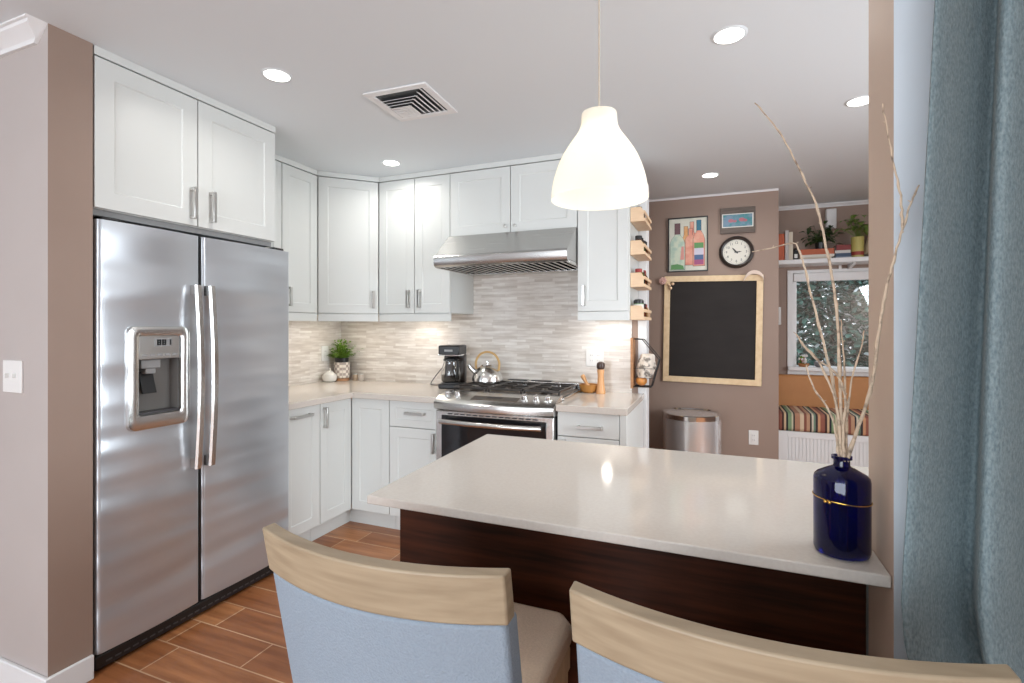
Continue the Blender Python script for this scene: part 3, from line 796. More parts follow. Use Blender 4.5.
for k, (x, y, lb, c) in enumerate(((-2.715, 3.325, 'small tan canister right of the potted plant, the nearer to the pot', (184, 164, 142)), (-2.665, 3.335, 'small grey canister right of the potted plant, the farther from the pot', (198, 188, 178)))):
    t = thing('canister', lb, 'canister', (x, y, .9055), 0, 'canisters beside the corner plant')
    obj('body', lathe(B(), [(.018, 0), (.020, .003), (.020, .048)], 20), simple('canister_glaze', *c, .4), t)
    obj('lid', lathe(B(), [(.0205, .0485), (.0205, .055), (.015, .058), (0, .058)], 20), m_nickel, t)

# mortar bowl with pestle, pepper mill
t = thing('wooden_bowl', 'small round wooden bowl on the counter right of the range', 'bowl', (-.782, 3.30, .9055))
obj('bowl', lathe(B(), [(.03, 0), (.045, .004), (.060, .025), (.066, .055), (.061, .055), (.052, .025), (.035, .010), (0, .009)], 28), simple('honey_wood', 176, 122, 60, .4), t)
bm = B(); tube(bm, smooth_pts([(.012, -.01, .020), (-.02, .005, .065), (-.050, .015, .112)], 5), [.017, .016, .014, .012, .011, .010, .011, .013, .015, .016, .012], 12)
tag(obj('pestle', bm, simple('pale_wood_pestle', 206, 156, 106, .45), loc=(-.782, 3.30, .9055), smooth=60), 'wooden pestle leaning in the small wooden bowl', 'pestle')
t = thing('pepper_mill', 'tall wooden pepper mill with a dark top beside the wooden bowl', 'pepper mill', (-.698, 3.275, .9055))
obj('body', lathe(B(), [(.030, 0), (.031, .01), (.027, .03), (.022, .07), (.020, .12), (.024, .15), (.022, .158)], 28), simple('beech_wood', 214, 160, 110, .4), t)
obj('head', lathe(B(), [(.018, .1585), (.026, .166), (.028, .182), (.024, .200), (.010, .208), (0, .209)], 28), simple('dark_walnut_head', 62, 44, 36, .35), t)

# outlets and switches (front faces -y at y=0)
def wall_plate(name, label, cat, loc, rz, w, h, kind):
    t = thing(name, label, cat, loc, rz, 'white wall plates')
    obj('plate', bx(-w / 2, w / 2, -.006, 0, -h / 2, h / 2), m_plate, t, bevel=.002)
    n = max(1, round(w / .07))
    for i in range(n):
        cx = (i - (n - 1) / 2) * .046
        if kind == 'switch':
            obj('rocker', bx(cx - .016, cx + .016, -.009, -.006, -.033, .033), m_plate, t, bevel=.0015)
        elif kind == 'toggle':
            obj('toggle', bx(cx - .004, cx + .004, -.018, -.006, -.004, .012), m_plate, t, bevel=.001)
        else:
            s = obj('socket', bx(cx - .016, cx + .016, -.0085, -.006, -.033, .033), m_plate, t, bevel=.0015)
            bm = B()
            for zz in (-.018, .018):
                for xx in (-.006, .006): box(bm, cx + xx - .001, cx + xx + .001, -.009, -.0083, zz - .004, zz + .004)
            obj('slots', bm, m_dgrey, s)
    return t
wall_plate('light_switch', 'white double toggle switch plate on the left wall stub', 'switch', (-2.427, 1.05, 1.156), 0, .125, .120, 'toggle')
wall_plate('outlet', 'white outlet on the tiled left wall beside the potted plant', 'outlet', (-2.917, 3.20, 1.127), PI / 2, .075, .120, 'outlet')
wall_plate('outlet', 'white double plate on the backsplash right of the range', 'outlet', (-.762, 3.392, 1.130), 0, .122, .112, 'outlet')
wall_plate('outlet', 'white outlet low on the taupe wall under the chalkboard', 'outlet', (.277, 4.45, .460), 0, .070, .115, 'outlet')
wall_plate('light_switch', 'narrow white switch on the alcove wall left of the window', 'switch', (.520, 5.15, 1.44), 0, .05, .16, 'switch')

# under-cabinet puck lights
def puck(x, y, lb):
    t = thing('puck_light', lb, 'light', (x, y, UZ0 - .0005), 0, 'puck lights under the wall cabinets')
    obj('housing', lathe(B(), [(.034, -.012), (.036, 0), (0, 0)], 24, cap=False), m_nickel, t)
    obj('lens', lathe(B(), [(0, -.0135), (.030, -.0135), (.033, -.012)], 24, cap=False), m_glow, t)
    area_light('puck_lamp', (x, y, UZ0 - .018), (0, 0, 0), .05, .05, P_PUCK, (1, .93, .83), 'DISK')
puck(-2.05, 3.19, 'small round light under the double cabinet left of the hood')
puck(-.64, 3.19, 'small round light under the narrow cabinet right of the hood')
puck(-2.62, 3.08, 'added small round fill light under the diagonal corner cabinet')  # hidden puck added to brighten the corner tiles and counter
puck(-2.79, 2.55, 'added small round fill light under the narrow cabinet on the left wall')  # another added puck, lifting the left counter and tiles

# spice racks on the cabinet side (x = -.469)
RX = -.4735
jar_cols = [(120, 60, 30), (70, 40, 30), (150, 110, 60), (90, 100, 50), (60, 50, 44)]
rack_z = ((1.967, 'topmost'), (1.770, 'second from the top'), (1.578, 'third from the top'), (1.383, 'lowest'))
for k, (z, w_) in enumerate(rack_z):
    t = thing('spice_rack', f'birch spice rack on the cabinet side, {w_} of the four', 'rack', (RX, 3.055, z), 0, 'birch spice racks')
    y0, y1, dx = 0, .325, .077
    bm = B(); prism(bm, [(0, 0), (dx, 0), (dx, .060), (dx * .8, .085), (0, .085)], y0, y0 + .012, 'y'); obj('end_panel', bm, m_birch, t, bevel=.0015)
    bm = B(); prism(bm, [(0, 0), (dx, 0), (dx, .060), (dx * .8, .085), (0, .085)], y1 - .012, y1, 'y'); obj('end_panel', bm, m_birch, t, bevel=.0015)
    obj('shelf_board', bx(.0005, dx - .0005, y0 + .0125, y1 - .0125, 0, .010), m_birch, t)
    obj('back_board', bx(.0, .008, y0 + .0125, y1 - .0125, .0105, .084), m_birch, t)
    for zz in (.0, .045): obj('rail', bx(dx + .0003, dx + .008, y0, y1, zz, zz + .018), m_birch, t, bevel=.001)
    for i in range(5):
        if k == 0 and i > 2: continue
        yy = 3.055 + .045 + i * .059
        h = (.075, .098, .10, .085)[k] + rnd.uniform(-.006, .008)
        lc = [('white', 210, 206, 198), ('black', 30, 28, 28), ('red', 150, 40, 36)][(i + k) % 3 if k == 2 else 1 if k < 3 else 2 if i == 4 else 1]
        oi = ['nearest the cabinet door', 'second from front', 'middle one', 'second from wall', 'nearest the tiled wall'][i]
        if k == 3 and i == 0:
            j = thing('spice_tin', 'green tin with a white and black band in the lowest spice rack', 'tin', (RX + .042, yy + .0, z + .0105), 0, 'spice containers')
            obj('body', lathe(B(), [(.030, 0), (.030, .088)], 20), simple('green_tin', 96, 124, 84, .35), j)
            obj('band', lathe(B(), [(.0306, .05), (.0306, .082)], 20, cap=False), m_paper, j)
            obj('lid', lathe(B(), [(.0305, .0885), (.031, .105), (.022, .112), (0, .112)], 20), m_black, j)
            continue
        j = thing('spice_jar', f'{lc[0]}-lidded spice jar in the {w_.split()[0]} rack, {oi}', 'jar', (RX + .042, yy, z + .0105), 0, 'spice containers')
        obj('body', lathe(B(), [(.022, 0), (.024, .004), (.024, h * .72), (.019, h * .8)], 18), simple('spice_fill', *jar_cols[(i + k) % 5], .2), j)
        obj('lid', lathe(B(), [(.0205, h * .8 + .0005), (.0205, h), (.017, h + .002), (0, h + .002)], 18), simple('jar_lid', lc[1], lc[2], lc[3], .4), j)

# wire basket on the wall end
t = thing('wire_basket', 'black wire wall basket with a wooden back beside the tiled wall end', 'basket', (-.498, 3.345, .945))
obj('back_board', bx(-.012, .004, -.055, .0535, 0, .325), noise_mat('oiled_wood_board', lin(150, 104, 66), lin(176, 128, 86), (3, 3, 25), 3, .5), t, bevel=.002)
wires = [('rim', [(.006, -.05, .318), (.062, -.05, .315), (.165, -.05, .19), (.165, .05, .19), (.062, .05, .315), (.006, .05, .318)]),
         ('rim', [(.006, -.05, .012), (.115, -.05, .012), (.165, -.05, .19)]), ('rim', [(.006, .05, .012), (.115, .05, .012), (.165, .05, .19)])]
bm = B()
for _, p in wires: tube(bm, p, .003, 6)
tube(bm, [(.115, -.05, .012), (.115, .05, .012)], .003, 6)
obj('frame_wire', bm, m_black, t)
bm = B()
for i in range(6):
    y = -.04 + i * .016; tube(bm, [(.006, y, .012), (.115, y, .012), (.165, y, .19)], .0014, 5)
for s in (.25, .5, .75): tube(bm, [(.115 + .05 * s, -.05, .012 + .178 * s), (.115 + .05 * s, .05, .012 + .178 * s)], .0014, 5)
for x in (.04, .08): tube(bm, [(x, -.05, .012), (x, .05, .012)], .0014, 5)
for yy in (-.05, .05):
    for zz, xe in ((.07, .131), (.13, .148)): tube(bm, [(.006, yy, zz), (xe, yy, zz)], .0014, 5)
obj('mesh_wire', bm, m_black, t)
bm = B(); sphere(bm, (0, 0, 0), .036, sz=.88); tube(bm, [(0, 0, .028), (.003, 0, .046)], [.008, .002], 8)
tag(obj('onion', bm, simple('onion_skin', 206, 140, 74, .35), loc=(-.447, 3.342, .993)), 'brown onion at the bottom of the wire basket', 'onion')
bm = B(); rows = []
rnd2 = random.Random(5)
for i in range(8):
    z = i / 7; r = .048 * (.75 + .45 * math.sin(PI * (z * .8 + .12)))
    rows.append([Vector((r * 1.0 * math.cos(a) * (1 + rnd2.uniform(-.14, .14)) + .02 * z, r * .8 * math.sin(a) * (1 + rnd2.uniform(-.14, .14)), z * .15 + rnd2.uniform(-.005, .005))) for a in [2 * PI * q / 14 for q in range(14)]])
grid_solid(bm, rows)
tag(obj('paper_bag', bm, noise_mat('crumpled_print_bag', lin(222, 212, 200), lin(120, 112, 104), (1, 1, 1), 28, .7, lo=.5, hi=.62), loc=(-.426, 3.343, 1.015), smooth=0), 'crumpled printed bag standing in the wire basket above the onion', 'bag')

# ================================================================== CHALKBOARD WALL
t = thing('chalkboard', 'large black chalkboard in a light wood frame on the taupe wall', 'chalkboard', (-.043, 4.4485, .878))
t.rotation_euler = (0, math.radians(1.0), 0)
fw, fh, ft = .375, .882, .048
obj('board', bx(-fw + .02, fw - .02, -.014, -.001, .02, fh - .02), m_board, t)
m_frame = noise_mat('light_wood_frame', lin(222, 192, 150), lin(236, 210, 172), (12, 12, 12), 2, .5)
fr = B()
for a in ((-fw, fw, 0, ft), (-fw, fw, fh - ft, fh)): box(fr, a[0], a[1], -.026, -.0145, a[2], a[3])
for a in ((-fw, -fw + ft, ft, fh - ft), (fw - ft, fw, ft, fh - ft)): box(fr, a[0], a[1], -.026, -.0145, a[2], a[3])
obj('frame', fr, m_frame, t, bevel=.003)
bm = B()
for i in range(7):
    a = 2 * PI * i / 7; sphere(bm, (.018 * math.cos(a), -.006, .018 * math.sin(a)), .014, sy=.5)
sphere(bm, (0, -.012, 0), .010)
tag(obj('paper_flower', bm, simple('pale_pink_paper', 212, 170, 160, .7), loc=(-.415, 4.418, 1.728), smooth=60), 'pale pink flower clip on the top left corner of the chalkboard frame', 'decoration')
for x, z, lb in ((-.362, 1.690, 'upper'), (-.335, 1.700, 'right-hand'), (-.352, 1.665, 'lower')):
    bm = B(); sphere(bm, (0, 0, 0), .013)
    tag(obj('wooden_bead', bm, m_birch, loc=(x, 4.411, z), smooth=60), f'pale wooden bead on the chalkboard corner, {lb} of the three', 'decoration', 'beads on the chalkboard')
bm = B()
rows = []
path = smooth_pts([(-.085, 0, -.035), (-.06, -.004, .01), (-.02, -.006, .03), (.025, -.006, .022), (.055, -.004, -.01), (.062, 0, -.05)], 4)
for i, p in enumerate(path):
    s = i / (len(path) - 1); h = .008 + .007 * math.sin(PI * s); q = .006
    rows.append([p + Vector((0, -q, -h)), p + Vector((0, -q * 1.6, 0)), p + Vector((0, -q, h)), p + Vector((0, q * .6, h * .6)), p + Vector((0, q * .6, -h * .6))])
grid_solid(bm, rows)
tag(obj('ribbon', bm, simple('white_gauze_ribbon', 226, 206, 192, .8), loc=(.288, 4.408, 1.742), smooth=60), 'white ribbon draped over the top right corner of the chalkboard', 'decoration')

# wine bottle painting
def flat(bm, pts, y, mi, y1=-.0005): prism(bm, pts, y, y1, 'y', mi)
def bottle_outline(cx, z0, w, hb, wn, ht):
    L = [(-w, 0), (w, 0), (w, hb), (w * .8, hb + (ht - hb) * .22), (wn, hb + (ht - hb) * .42), (wn, ht), (-wn, ht), (-wn, hb + (ht - hb) * .42), (-w * .8, hb + (ht - hb) * .22), (-w, hb)]
    return [(cx + p[0], z0 + p[1]) for p in L]
t = thing('bottle_painting', 'upright painting of colourful wine bottles on the taupe wall', 'painting', (-.217, 4.4485, 1.80), 0, 'framed pictures')
pw, ph = .156, .450
bm = B()
for a in ((-pw, pw, 0, .008), (-pw, pw, ph - .008, ph)): box(bm, a[0], a[1], -.028, 0, a[2], a[3])
for a in ((-pw, -pw + .008, .008, ph - .008), (pw - .008, pw, .008, ph - .008)): box(bm, a[0], a[1], -.028, 0, a[2], a[3])
obj('frame', bm, m_black, t, bevel=.001)
pm = [noise_mat('canvas_pale', lin(206, 208, 194), lin(224, 222, 210), (1, 1, 1), 14, .7), noise_mat('paint_mint', lin(176, 200, 186), lin(206, 216, 196), (1, 1, 1), 22, .7, lo=.4, hi=.6), noise_mat('paint_salmon', lin(218, 140, 122), lin(230, 178, 156), (1, 1, 1), 22, .7), noise_mat('paint_orange', lin(214, 150, 92), lin(226, 180, 128), (1, 1, 1), 22, .7),
      simple('paint_plum', 116, 88, 92, .7), simple('paint_teal', 66, 120, 144, .7), simple('paint_green', 100, 150, 96, .7), simple('paint_blue', 84, 108, 148, .7), simple('paint_magenta', 166, 92, 132, .7), simple('paint_lilac', 206, 202, 218, .7), simple('paint_rose', 214, 150, 142, .7), simple('paint_outline', 70, 62, 66, .7)]
bm = B(); flat(bm, [(-pw + .0085, .0085), (pw - .0085, .0085), (pw - .0085, ph - .0085), (-pw + .0085, ph - .0085)], -.016, 0)
def pb(cx, z0, w, hb, wn, ht, m1, mneck, lv):
    flat(bm, bottle_outline(cx, z0 - .003, w + .003, hb, wn + .003, ht + .005), -.0165 - lv * .0012, 11)
    flat(bm, bottle_outline(cx, z0, w, hb, wn, ht), -.0170 - lv * .0012, m1)
    hn = hb + (ht - hb) * .45
    flat(bm, [(cx - wn, z0 + hn), (cx + wn, z0 + hn), (cx + wn, z0 + ht), (cx - wn, z0 + ht)], -.0174 - lv * .0012, mneck)
pb(-.015, .055, .030, .20, .014, .32, 3, 3, 0); pb(.032, .06, .034, .21, .014, .35, 2, 2, 0)
pb(-.082, .018, .058, .22, .020, .385, 1, 4, 1)
pb(.022, .055, .042, .21, .015, .30, 2, 2, 1); pb(.086, .045, .044, .22, .016, .375, 2, 5, 2)
for z0_, z1_, m_i in ((.055, .095, 8), (.095, .135, 7), (.135, .19, 9), (.19, .235, 6)):
    flat(bm, [(.050, z0_), (.122, z0_), (.122, z1_), (.050, z1_)], -.0204, m_i)
flat(bm, [(-.06, .10), (-.03, .10), (-.032, .21), (-.05, .21)], -.0190, 10); flat(bm, [(-.136, .02), (-.03, .02), (-.036, .05), (-.08, .065), (-.132, .06)], -.0190, 6)
obj('canvas', bm, pm, t, smooth=0)

# small horizontal picture
t = thing('small_picture', 'small horizontal picture in a wide grey-brown frame above the clock', 'picture', (.160, 4.4485, 2.093), 0, 'framed pictures')
t.rotation_euler = (0, math.radians(.4), 0)
obj('frame', bx(-.128, .128, -.022, 0, 0, .205), noise_mat('weathered_grey_frame', lin(92, 80, 72), lin(110, 98, 90), (4, 4, 30), 3, .6), t, bevel=.002)
obj('mat_board', bx(-.116, .114, -.0245, -.0222, .046, .156), m_paper, t)
obj('print', bx(-.108, .106, -.0262, -.0246, .053, .149), noise_mat('abstract_print', lin(70, 138, 142), lin(120, 146, 168), (10, 10, 14), 2.2, .5, lo=.4, hi=.6), t)
bm = B()
for cx, cz, r in ((-.05, .10, .020), (-.02, .095, .014), (.03, .105, .022), (.055, .098, .015)):
    lathe(bm, [(r, 0), (r, .0012), (0, .0012)], 14, M=T(cx, -.0263, cz) @ rot_x(PI / 2) @ Matrix.Diagonal((1, .7, 1, 1)))
obj('print_motif', bm, simple('coral_print', 188, 118, 130, .6), t, smooth=0)

# clock
t = thing('wall_clock', 'round wall clock with a dark rim and white face', 'clock', (.1515, 4.4485, 1.942))
Mc = rot_x(PI / 2)
obj('rim', lathe(B(), [(.100, 0), (.126, 0), (.130, .010), (.124, .028), (.112, .034), (.103, .030), (.100, .018), (.100, 0)], 48, M=Mc, cap=False), simple('dark_bronze_rim', 44, 34, 30, .35), t)
face = obj('face', lathe(B(), [(0, .0005), (.0998, .0005), (.0998, .016), (0, .016)], 48, M=Mc), simple('white_dial', 226, 222, 210, .5), t)
bm = B()
for i in range(60):
    a = 2 * PI * i / 60; L = .010 if i % 5 == 0 else .005
    box(bm, -.0008, .0008, -.0172, -.0161, .094 - L, .094, M=rot_y(a))
obj('minute_track', bm, m_dgrey, face, smooth=0)
bmn = B()
dg = bpy.context.evaluated_depsgraph_get()
for h in range(1, 13):
    cu = bpy.data.curves.new('numeral', 'FONT'); cu.body = str(h); cu.size = .027; cu.align_x = 'CENTER'; cu.align_y = 'CENTER'; cu.extrude = .0005
    to = bpy.data.objects.new('numeral', cu); C.objects.link(to)
    bpy.context.view_layer.update()
    dg = bpy.context.evaluated_depsgraph_get()
    me = bpy.data.meshes.new_from_object(to.evaluated_get(dg))
    a = PI / 2 - h * PI / 6
    me.transform(T(.073 * math.cos(a), -.0168, .073 * math.sin(a)) @ rot_x(PI / 2))
    bmn.from_mesh(me)
    bpy.data.objects.remove(to); bpy.data.meshes.remove(me)
obj('numerals', bmn, m_dgrey, face, smooth=0)
def hand(name, ang, L, w): # clockwise from 12
    M = rot_y(math.radians(ang))
    bm = B(); prism(bm, [(-w, -.015), (w, -.015), (w * 1.2, L * .6), (0, L), (-w * 1.2, L * .6)], -.0205, -.0185, 'y', M=M)
    return obj(name, bm, m_black, t)
hand('hour_hand', 318, .050, .0042); hand('minute_hand', 86, .040, .0035)
obj('hub', lathe(B(), [(.007, .0162), (.007, .022), (0, .023)], 14, M=Mc), m_black, t)

# trash can
m_can = steel_mat('trash_can_steel', (.84, .85, .86, 1), .22, (3, 3, 60), .0)
nodes(m_can)[2].inputs['Metallic'].default_value = .72
t = thing('trash_can', 'round stainless steel trash can against the taupe wall', 'trash can', (-.178, 4.205, 0))
obj('body', lathe(B(), [(.20, .0005), (.205, .005), (.205, .035), (.216, .036), (.216, .635)], 56), m_can, t)
obj('base_ring', lathe(B(), [(.2165, .0), (.221, .004), (.221, .03), (.2165, .034)], 56), m_black, t)
obj('rim', lathe(B(), [(.2165, .633), (.2215, .635), (.2225, .668), (.214, .672), (.206, .664)], 56), m_chrome, t)
obj('lid', lathe(B(), [(.2055, .645), (.2055, .660), (.19, .664), (.10, .667), (0, .668)], 56), m_can, t)
obj('pedal', bx(-.04, .04, -.255, -.222, .008, .02), m_black, t, bevel=.003)

# ================================================================== ALCOVE
t = thing('bench', 'white panelled window bench in the alcove', 'bench', (.457, 4.62, 0))
obj('body', bx(.0, 1.70, .02, .529, 0, .50), m_trim, t)
bm = B(); box(bm, 0, 1.70, .008, .0195, 0, .50)
for x in (0.0, 0.85, 1.62): box(bm, x, x + .08, -.004, .0075, 0, .50)
for z in (0, .45): box(bm, .0805, .8495, -.004, .0075, z, z + .05)
obj('front_frame', bm, m_trim, t, bevel=.002)
bm = B()
for i in range(30): box(bm, .085 + i * .0255, .109 + i * .0255, .003, .0078, .051, .4495)
obj('beadboard', bm, m_trim, t, bevel=.002)
m_str = mat('striped_woven_fabric', (1, 1, 1, 1), .85)
_N, _L, _p = nodes(m_str)
_tc = _N.new('ShaderNodeTexCoord'); _sp = _N.new('ShaderNodeSeparateXYZ'); _ml = _N.new('ShaderNodeMath'); _ml.operation = 'MULTIPLY'; _ml.inputs[1].default_value = 1 / .30
_fr = _N.new('ShaderNodeMath'); _fr.operation = 'FRACT'; _rp = _N.new('ShaderNodeValToRGB'); _rp.color_ramp.interpolation = 'CONSTANT'
_L.new(_tc.outputs['Object'], _sp.inputs[0]); _L.new(_sp.outputs[0], _ml.inputs[0]); _L.new(_ml.outputs[0], _fr.inputs[0]); _L.new(_fr.outputs[0], _rp.inputs[0]); _L.new(_rp.outputs[0], _p.inputs['Base Color'])
stops = [(0, (146, 90, 74)), (.10, (70, 44, 42)), (.15, (204, 176, 140)), (.20, (40, 44, 50)), (.25, (124, 148, 112)), (.33, (196, 188, 160)), (.37, (54, 48, 46)), (.41, (170, 124, 98)), (.53, (204, 182, 154)), (.62, (134, 82, 68)), (.68, (182, 142, 112)), (.76, (46, 40, 46)), (.80, (206, 196, 176)), (.84, (110, 130, 110)), (.89, (60, 50, 52)), (.94, (198, 150, 112))]
el = _rp.color_ramp.elements
el[0].position, el[0].color = stops[0][0], lin(*stops[0][1]); el[1].position, el[1].color = stops[1][0], lin(*stops[1][1])
for pp, cc in stops[2:]:
    e = el.new(pp); e.color = lin(*cc)
obj_c = obj('seat_cushion', bx(0, 1.68, 0, .46, 0, .148), m_str, loc=(.463, 4.60, .501), bevel=.028, seg=4)
tag(obj_c, 'long cushion in multicoloured stripes on the alcove bench', 'cushion')
tag(obj('back_cushion', bx(0, 1.68, 0, .085, 0, .415), m_brownpad, loc=(.463, 5.062, .501), bevel=.02, seg=3), 'plain tan brown back cushion under the alcove window', 'cushion')

t = thing('wall_shelf', 'white shelf above the alcove window', 'shelf', (.457, 4.90, 1.885))
obj('board', bx(0, 1.83, -.01, .249, -.008, .030), m_trim, t, bevel=.003)
for x in (.60, 1.5):
    bm = B(); prism(bm, [(.249, -.045), (.249, -.0085), (.05, -.0085), (.05, -.018), (.23, -.045)], x, x + .02, 'x'); obj('bracket', bm, m_trim, t)
tag(obj('hook', bx(0, .022, 0, .012, 0, .042), m_trim, loc=(.988, 5.127, 1.841), bevel=.003), 'tiny white hook block under the alcove shelf', 'hook')
SZ = 1.9155
def book(x0, x1, y0, y1, z0, z1, col, lb, spine='-y', group='books on the alcove shelf'):
    t = thing('book', lb, 'book', ((x0 + x1) / 2, (y0 + y1) / 2, z0), 0, group)
    w, d, h = (x1 - x0) / 2, (y1 - y0) / 2, z1 - z0; e = .003
    bm = B()
    if w < h and w < d:     # upright, spine towards the room
        box(bm, -w, -w + e, -d, d, 0, h); box(bm, w - e, w, -d, d, 0, h); box(bm, -w + e, w - e, -d, -d + e, 0, h)
        pg = bx(-w + e + .0003, w - e - .0003, -d + e + .0003, d - .004, .004, h - .004)
    else:
        box(bm, -w, w, -d, d, 0, e); box(bm, -w, w, -d, d, h - e, h); box(bm, -w, w, -d, -d + e, e, h - e)
        pg = bx(-w + .004, w - .004, -d + e + .0003, d - .004, e + .0003, h - e - .0003)
    obj('cover', bm, simple('book_cover', *col, .5), t); obj('pages', pg, m_paper, t)
book(.500, .551, 4.95, 5.12, SZ, 2.150, (196, 96, 58), 'upright orange book at the left end of the alcove shelf')
book(.556, .582, 4.94, 5.12, SZ, 2.175, (200, 194, 190), 'upright pale grey book next to the orange upright book')
book(.584, .614, 4.94, 5.12, SZ, 2.160, (216, 204, 184), 'upright cream book right of the pale grey upright book')
book(.668, .905, 4.96, 5.12, SZ, 1.936, (206, 190, 172), 'flat cream book at the bottom of the orange book pile')
book(.672, .925, 4.96, 5.12, 1.9365, 1.958, (222, 214, 202), 'flat white book under the flat orange book')
book(.675, .925, 4.965, 5.12, 1.9585, 2.006, (184, 92, 54), 'thick flat orange book on top of its pile')
book(.935, 1.048, 4.96, 5.10, SZ, 1.930, (150, 160, 176), 'flat pale blue book at the bottom of the right pile')
book(.935, 1.045, 4.965, 5.10, 1.9305, 1.960, (58, 78, 104), 'flat dark blue book in the right pile')
book(.930, 1.040, 4.965, 5.10, 1.9605, 1.985, (212, 206, 200), 'flat white book below the red book in the right pile')
book(.940, 1.046, 4.97, 5.10, 1.9855, 2.030, (128, 42, 40), 'thick flat red book on top of the right pile')
t = thing('ornament', 'small black and white ornament beside the upright books', 'ornament', (.640, 4.98, SZ))
bm = B(); box(bm, -.018, .018, -.015, .015, 0, .075); sphere(bm, (0, 0, .088), .020); obj('body', bm, m_black, t, bevel=.003)
obj('label_patch', bx(-.012, .012, -.0165, -.0152, .02, .055), m_paper, t)
t = thing('potted_plant', 'dark trailing plant in a black pot on the alcove shelf', 'plant', (.905, 5.062, 2.0305 - .115))
t.location = (.835, 5.045, 2.0065)
obj('pot', lathe(B(), [(.030, 0), (.036, .004), (.042, .06), (.038, .06), (.036, .05), (0, .05)], 20), m_black, t)
bm = B()
for i in range(70):
    a = rnd.uniform(0, 2 * PI); e = rnd.uniform(-.1, 1.4)
    d = Vector((math.cos(a) * math.cos(e), -abs(math.sin(a)) * math.cos(e) * .9, math.sin(e))) ; L = rnd.uniform(.05, .17)
    b0 = Vector((0, 0, .055)); tube(bm, [b0, b0 + d * L], .0013, 4)
    leaf(bm, b0 + d * L, (d.x + rnd.uniform(-.5, .5), d.y - .2, rnd.uniform(-.4, .5)), .055, .019, .4)
obj('foliage', bm, m_leafd, t, smooth=0, recalc=False)
t = thing('potted_plant', 'bright green leafy plant in a yellow pot on the alcove shelf', 'plant', (1.092, 4.975, SZ))
obj('pot', lathe(B(), [(.038, .0), (.044, .004), (.047, .172), (.042, .172), (.042, .15), (0, .15)], 24), simple('yellow_pot', 190, 178, 104, .5), t)
bm = B(); lathe(bm, [(.0455, .02), (.046, .05)], 24, cap=False); obj('pot_band', bm, simple('red_band', 150, 60, 50, .5), t)
bm = B()
for i in range(46):
    a = rnd.uniform(0, 2 * PI); e = rnd.uniform(.2, 1.35)
    d = Vector((math.cos(a) * math.cos(e) * .75, -abs(math.sin(a)) * math.cos(e) * .8, math.sin(e))); L = rnd.uniform(.06, .20)
    b0 = Vector((0, 0, .165)); tube(bm, [b0, b0 + d * L], .0015, 4)
    leaf(bm, b0 + d * L, (d.x + rnd.uniform(-.4, .4), d.y - .3, rnd.uniform(-.3, .4)), .075, .022, .45)
obj('foliage', bm, m_leaffr, t, smooth=0, recalc=False)
tag(obj('speaker', bx(-.038, .038, -.06, 0, 0, .17), m_trim, loc=(.927, 5.149, 2.195), bevel=.004), 'small white box on the alcove wall above the dark plant', 'speaker')
t = thing('table_lamp', 'small lamp with a cream cone shade at the right end of the alcove shelf', 'lamp', (1.228, 5.065, SZ))
obj('base', lathe(B(), [(.05, 0), (.05, .01), (.012, .016), (.010, .05)], 24), m_nickel, t)
obj('shade', lathe(B(), [(.080, .045), (.020, .27), (.018, .27), (.077, .045)], 32, cap=False), simple('cream_shade', 230, 208, 178, .7), t)
# sill things
t = thing('flower_basket', 'small basket of white and red flowers on the window sill', 'basket', (.718, 5.105, .9888))
obj('basket', lathe(B(), [(.034, 0), (.046, .03), (.042, .03), (.032, .008), (0, .008)], 20), simple('wicker', 168, 116, 72, .7), t)
bm = B()
for i in range(26):
    a = rnd.uniform(0, 2 * PI); r = rnd.uniform(0, .036)
    sphere(bm, (r * math.cos(a), r * math.sin(a) * .8, rnd.uniform(.035, .10)), rnd.uniform(.009, .014), mi=0 if i % 3 else (1 if i % 2 else 2), u=8, v=6)
tube(bm, [(0, 0, .01), (0, 0, .09)], .006, 6, mi=2)
obj('flowers', bm, [simple('white_petals', 230, 226, 222, .7), simple('red_petals', 176, 50, 46, .7), m_leaf], t)
t = thing('sill_bowl', 'small grey bowl on the window sill right of the flower basket', 'bowl', (.838, 5.105, .9888))
obj('bowl', lathe(B(), [(.022, 0), (.035, .012), (.044, .045), (.040, .045), (.030, .014), (0, .010)], 20), simple('grey_stoneware', 130, 130, 134, .5), t)
bm = B()
for x, y in ((-.014, 0), (.016, .006), (.002, -.014)): sphere(bm, (x, y, .036), .020, u=10, v=8)
obj('contents', bm, simple('pale_stones', 196, 190, 186, .6), t)

# ================================================================== CEILING
def downlight(x, y, lb):
    t = thing('ceiling_light', lb, 'ceiling light', (x, y, ZC), 0, 'recessed ceiling lights')
    obj('trim_ring', lathe(B(), [(.0515, -.0005), (.0515, -.004), (.060, -.003), (.064, -.0003)], 40, cap=False), m_ceil, t)
    obj('lens', lathe(B(), [(0, -.0045), (.051, -.0045), (.051, -.0005), (0, -.0005)], 40), m_lens, t)
    area_light('ceiling_lamp', (x, y, ZC - .012), (0, 0, 0), .1, .1, P_DOWN, DOWNLIGHT, 'DISK', spread=2.75)
downlight(-1.751, 1.635, 'recessed ceiling light in front of the refrigerator')
downlight(.045, 2.04, 'recessed ceiling light right of the pendant, largest in view')
downlight(.640, 2.869, 'recessed ceiling light at the right, cut by the column')
downlight(-1.986, 2.79, 'recessed ceiling light in front of the double wall cabinet')
downlight(-.04, 3.868, 'recessed ceiling light nearest to the chalkboard wall')
for lx, ly, ll in ((-1.2, -.35, 'unseen fill light added to the dining room ceiling at the left behind the camera'), (.75, -.1, 'unseen fill light added to the dining room ceiling at the right behind the camera')): downlight(lx, ly, ll)  # unseen lamps added as fill for the dining side
t = thing('ceiling_vent', 'square white ceiling air vent with slanted louvres', 'vent', (-1.36, 2.08, ZC), math.radians(2))
s = .165; i_ = .128
bm = B()
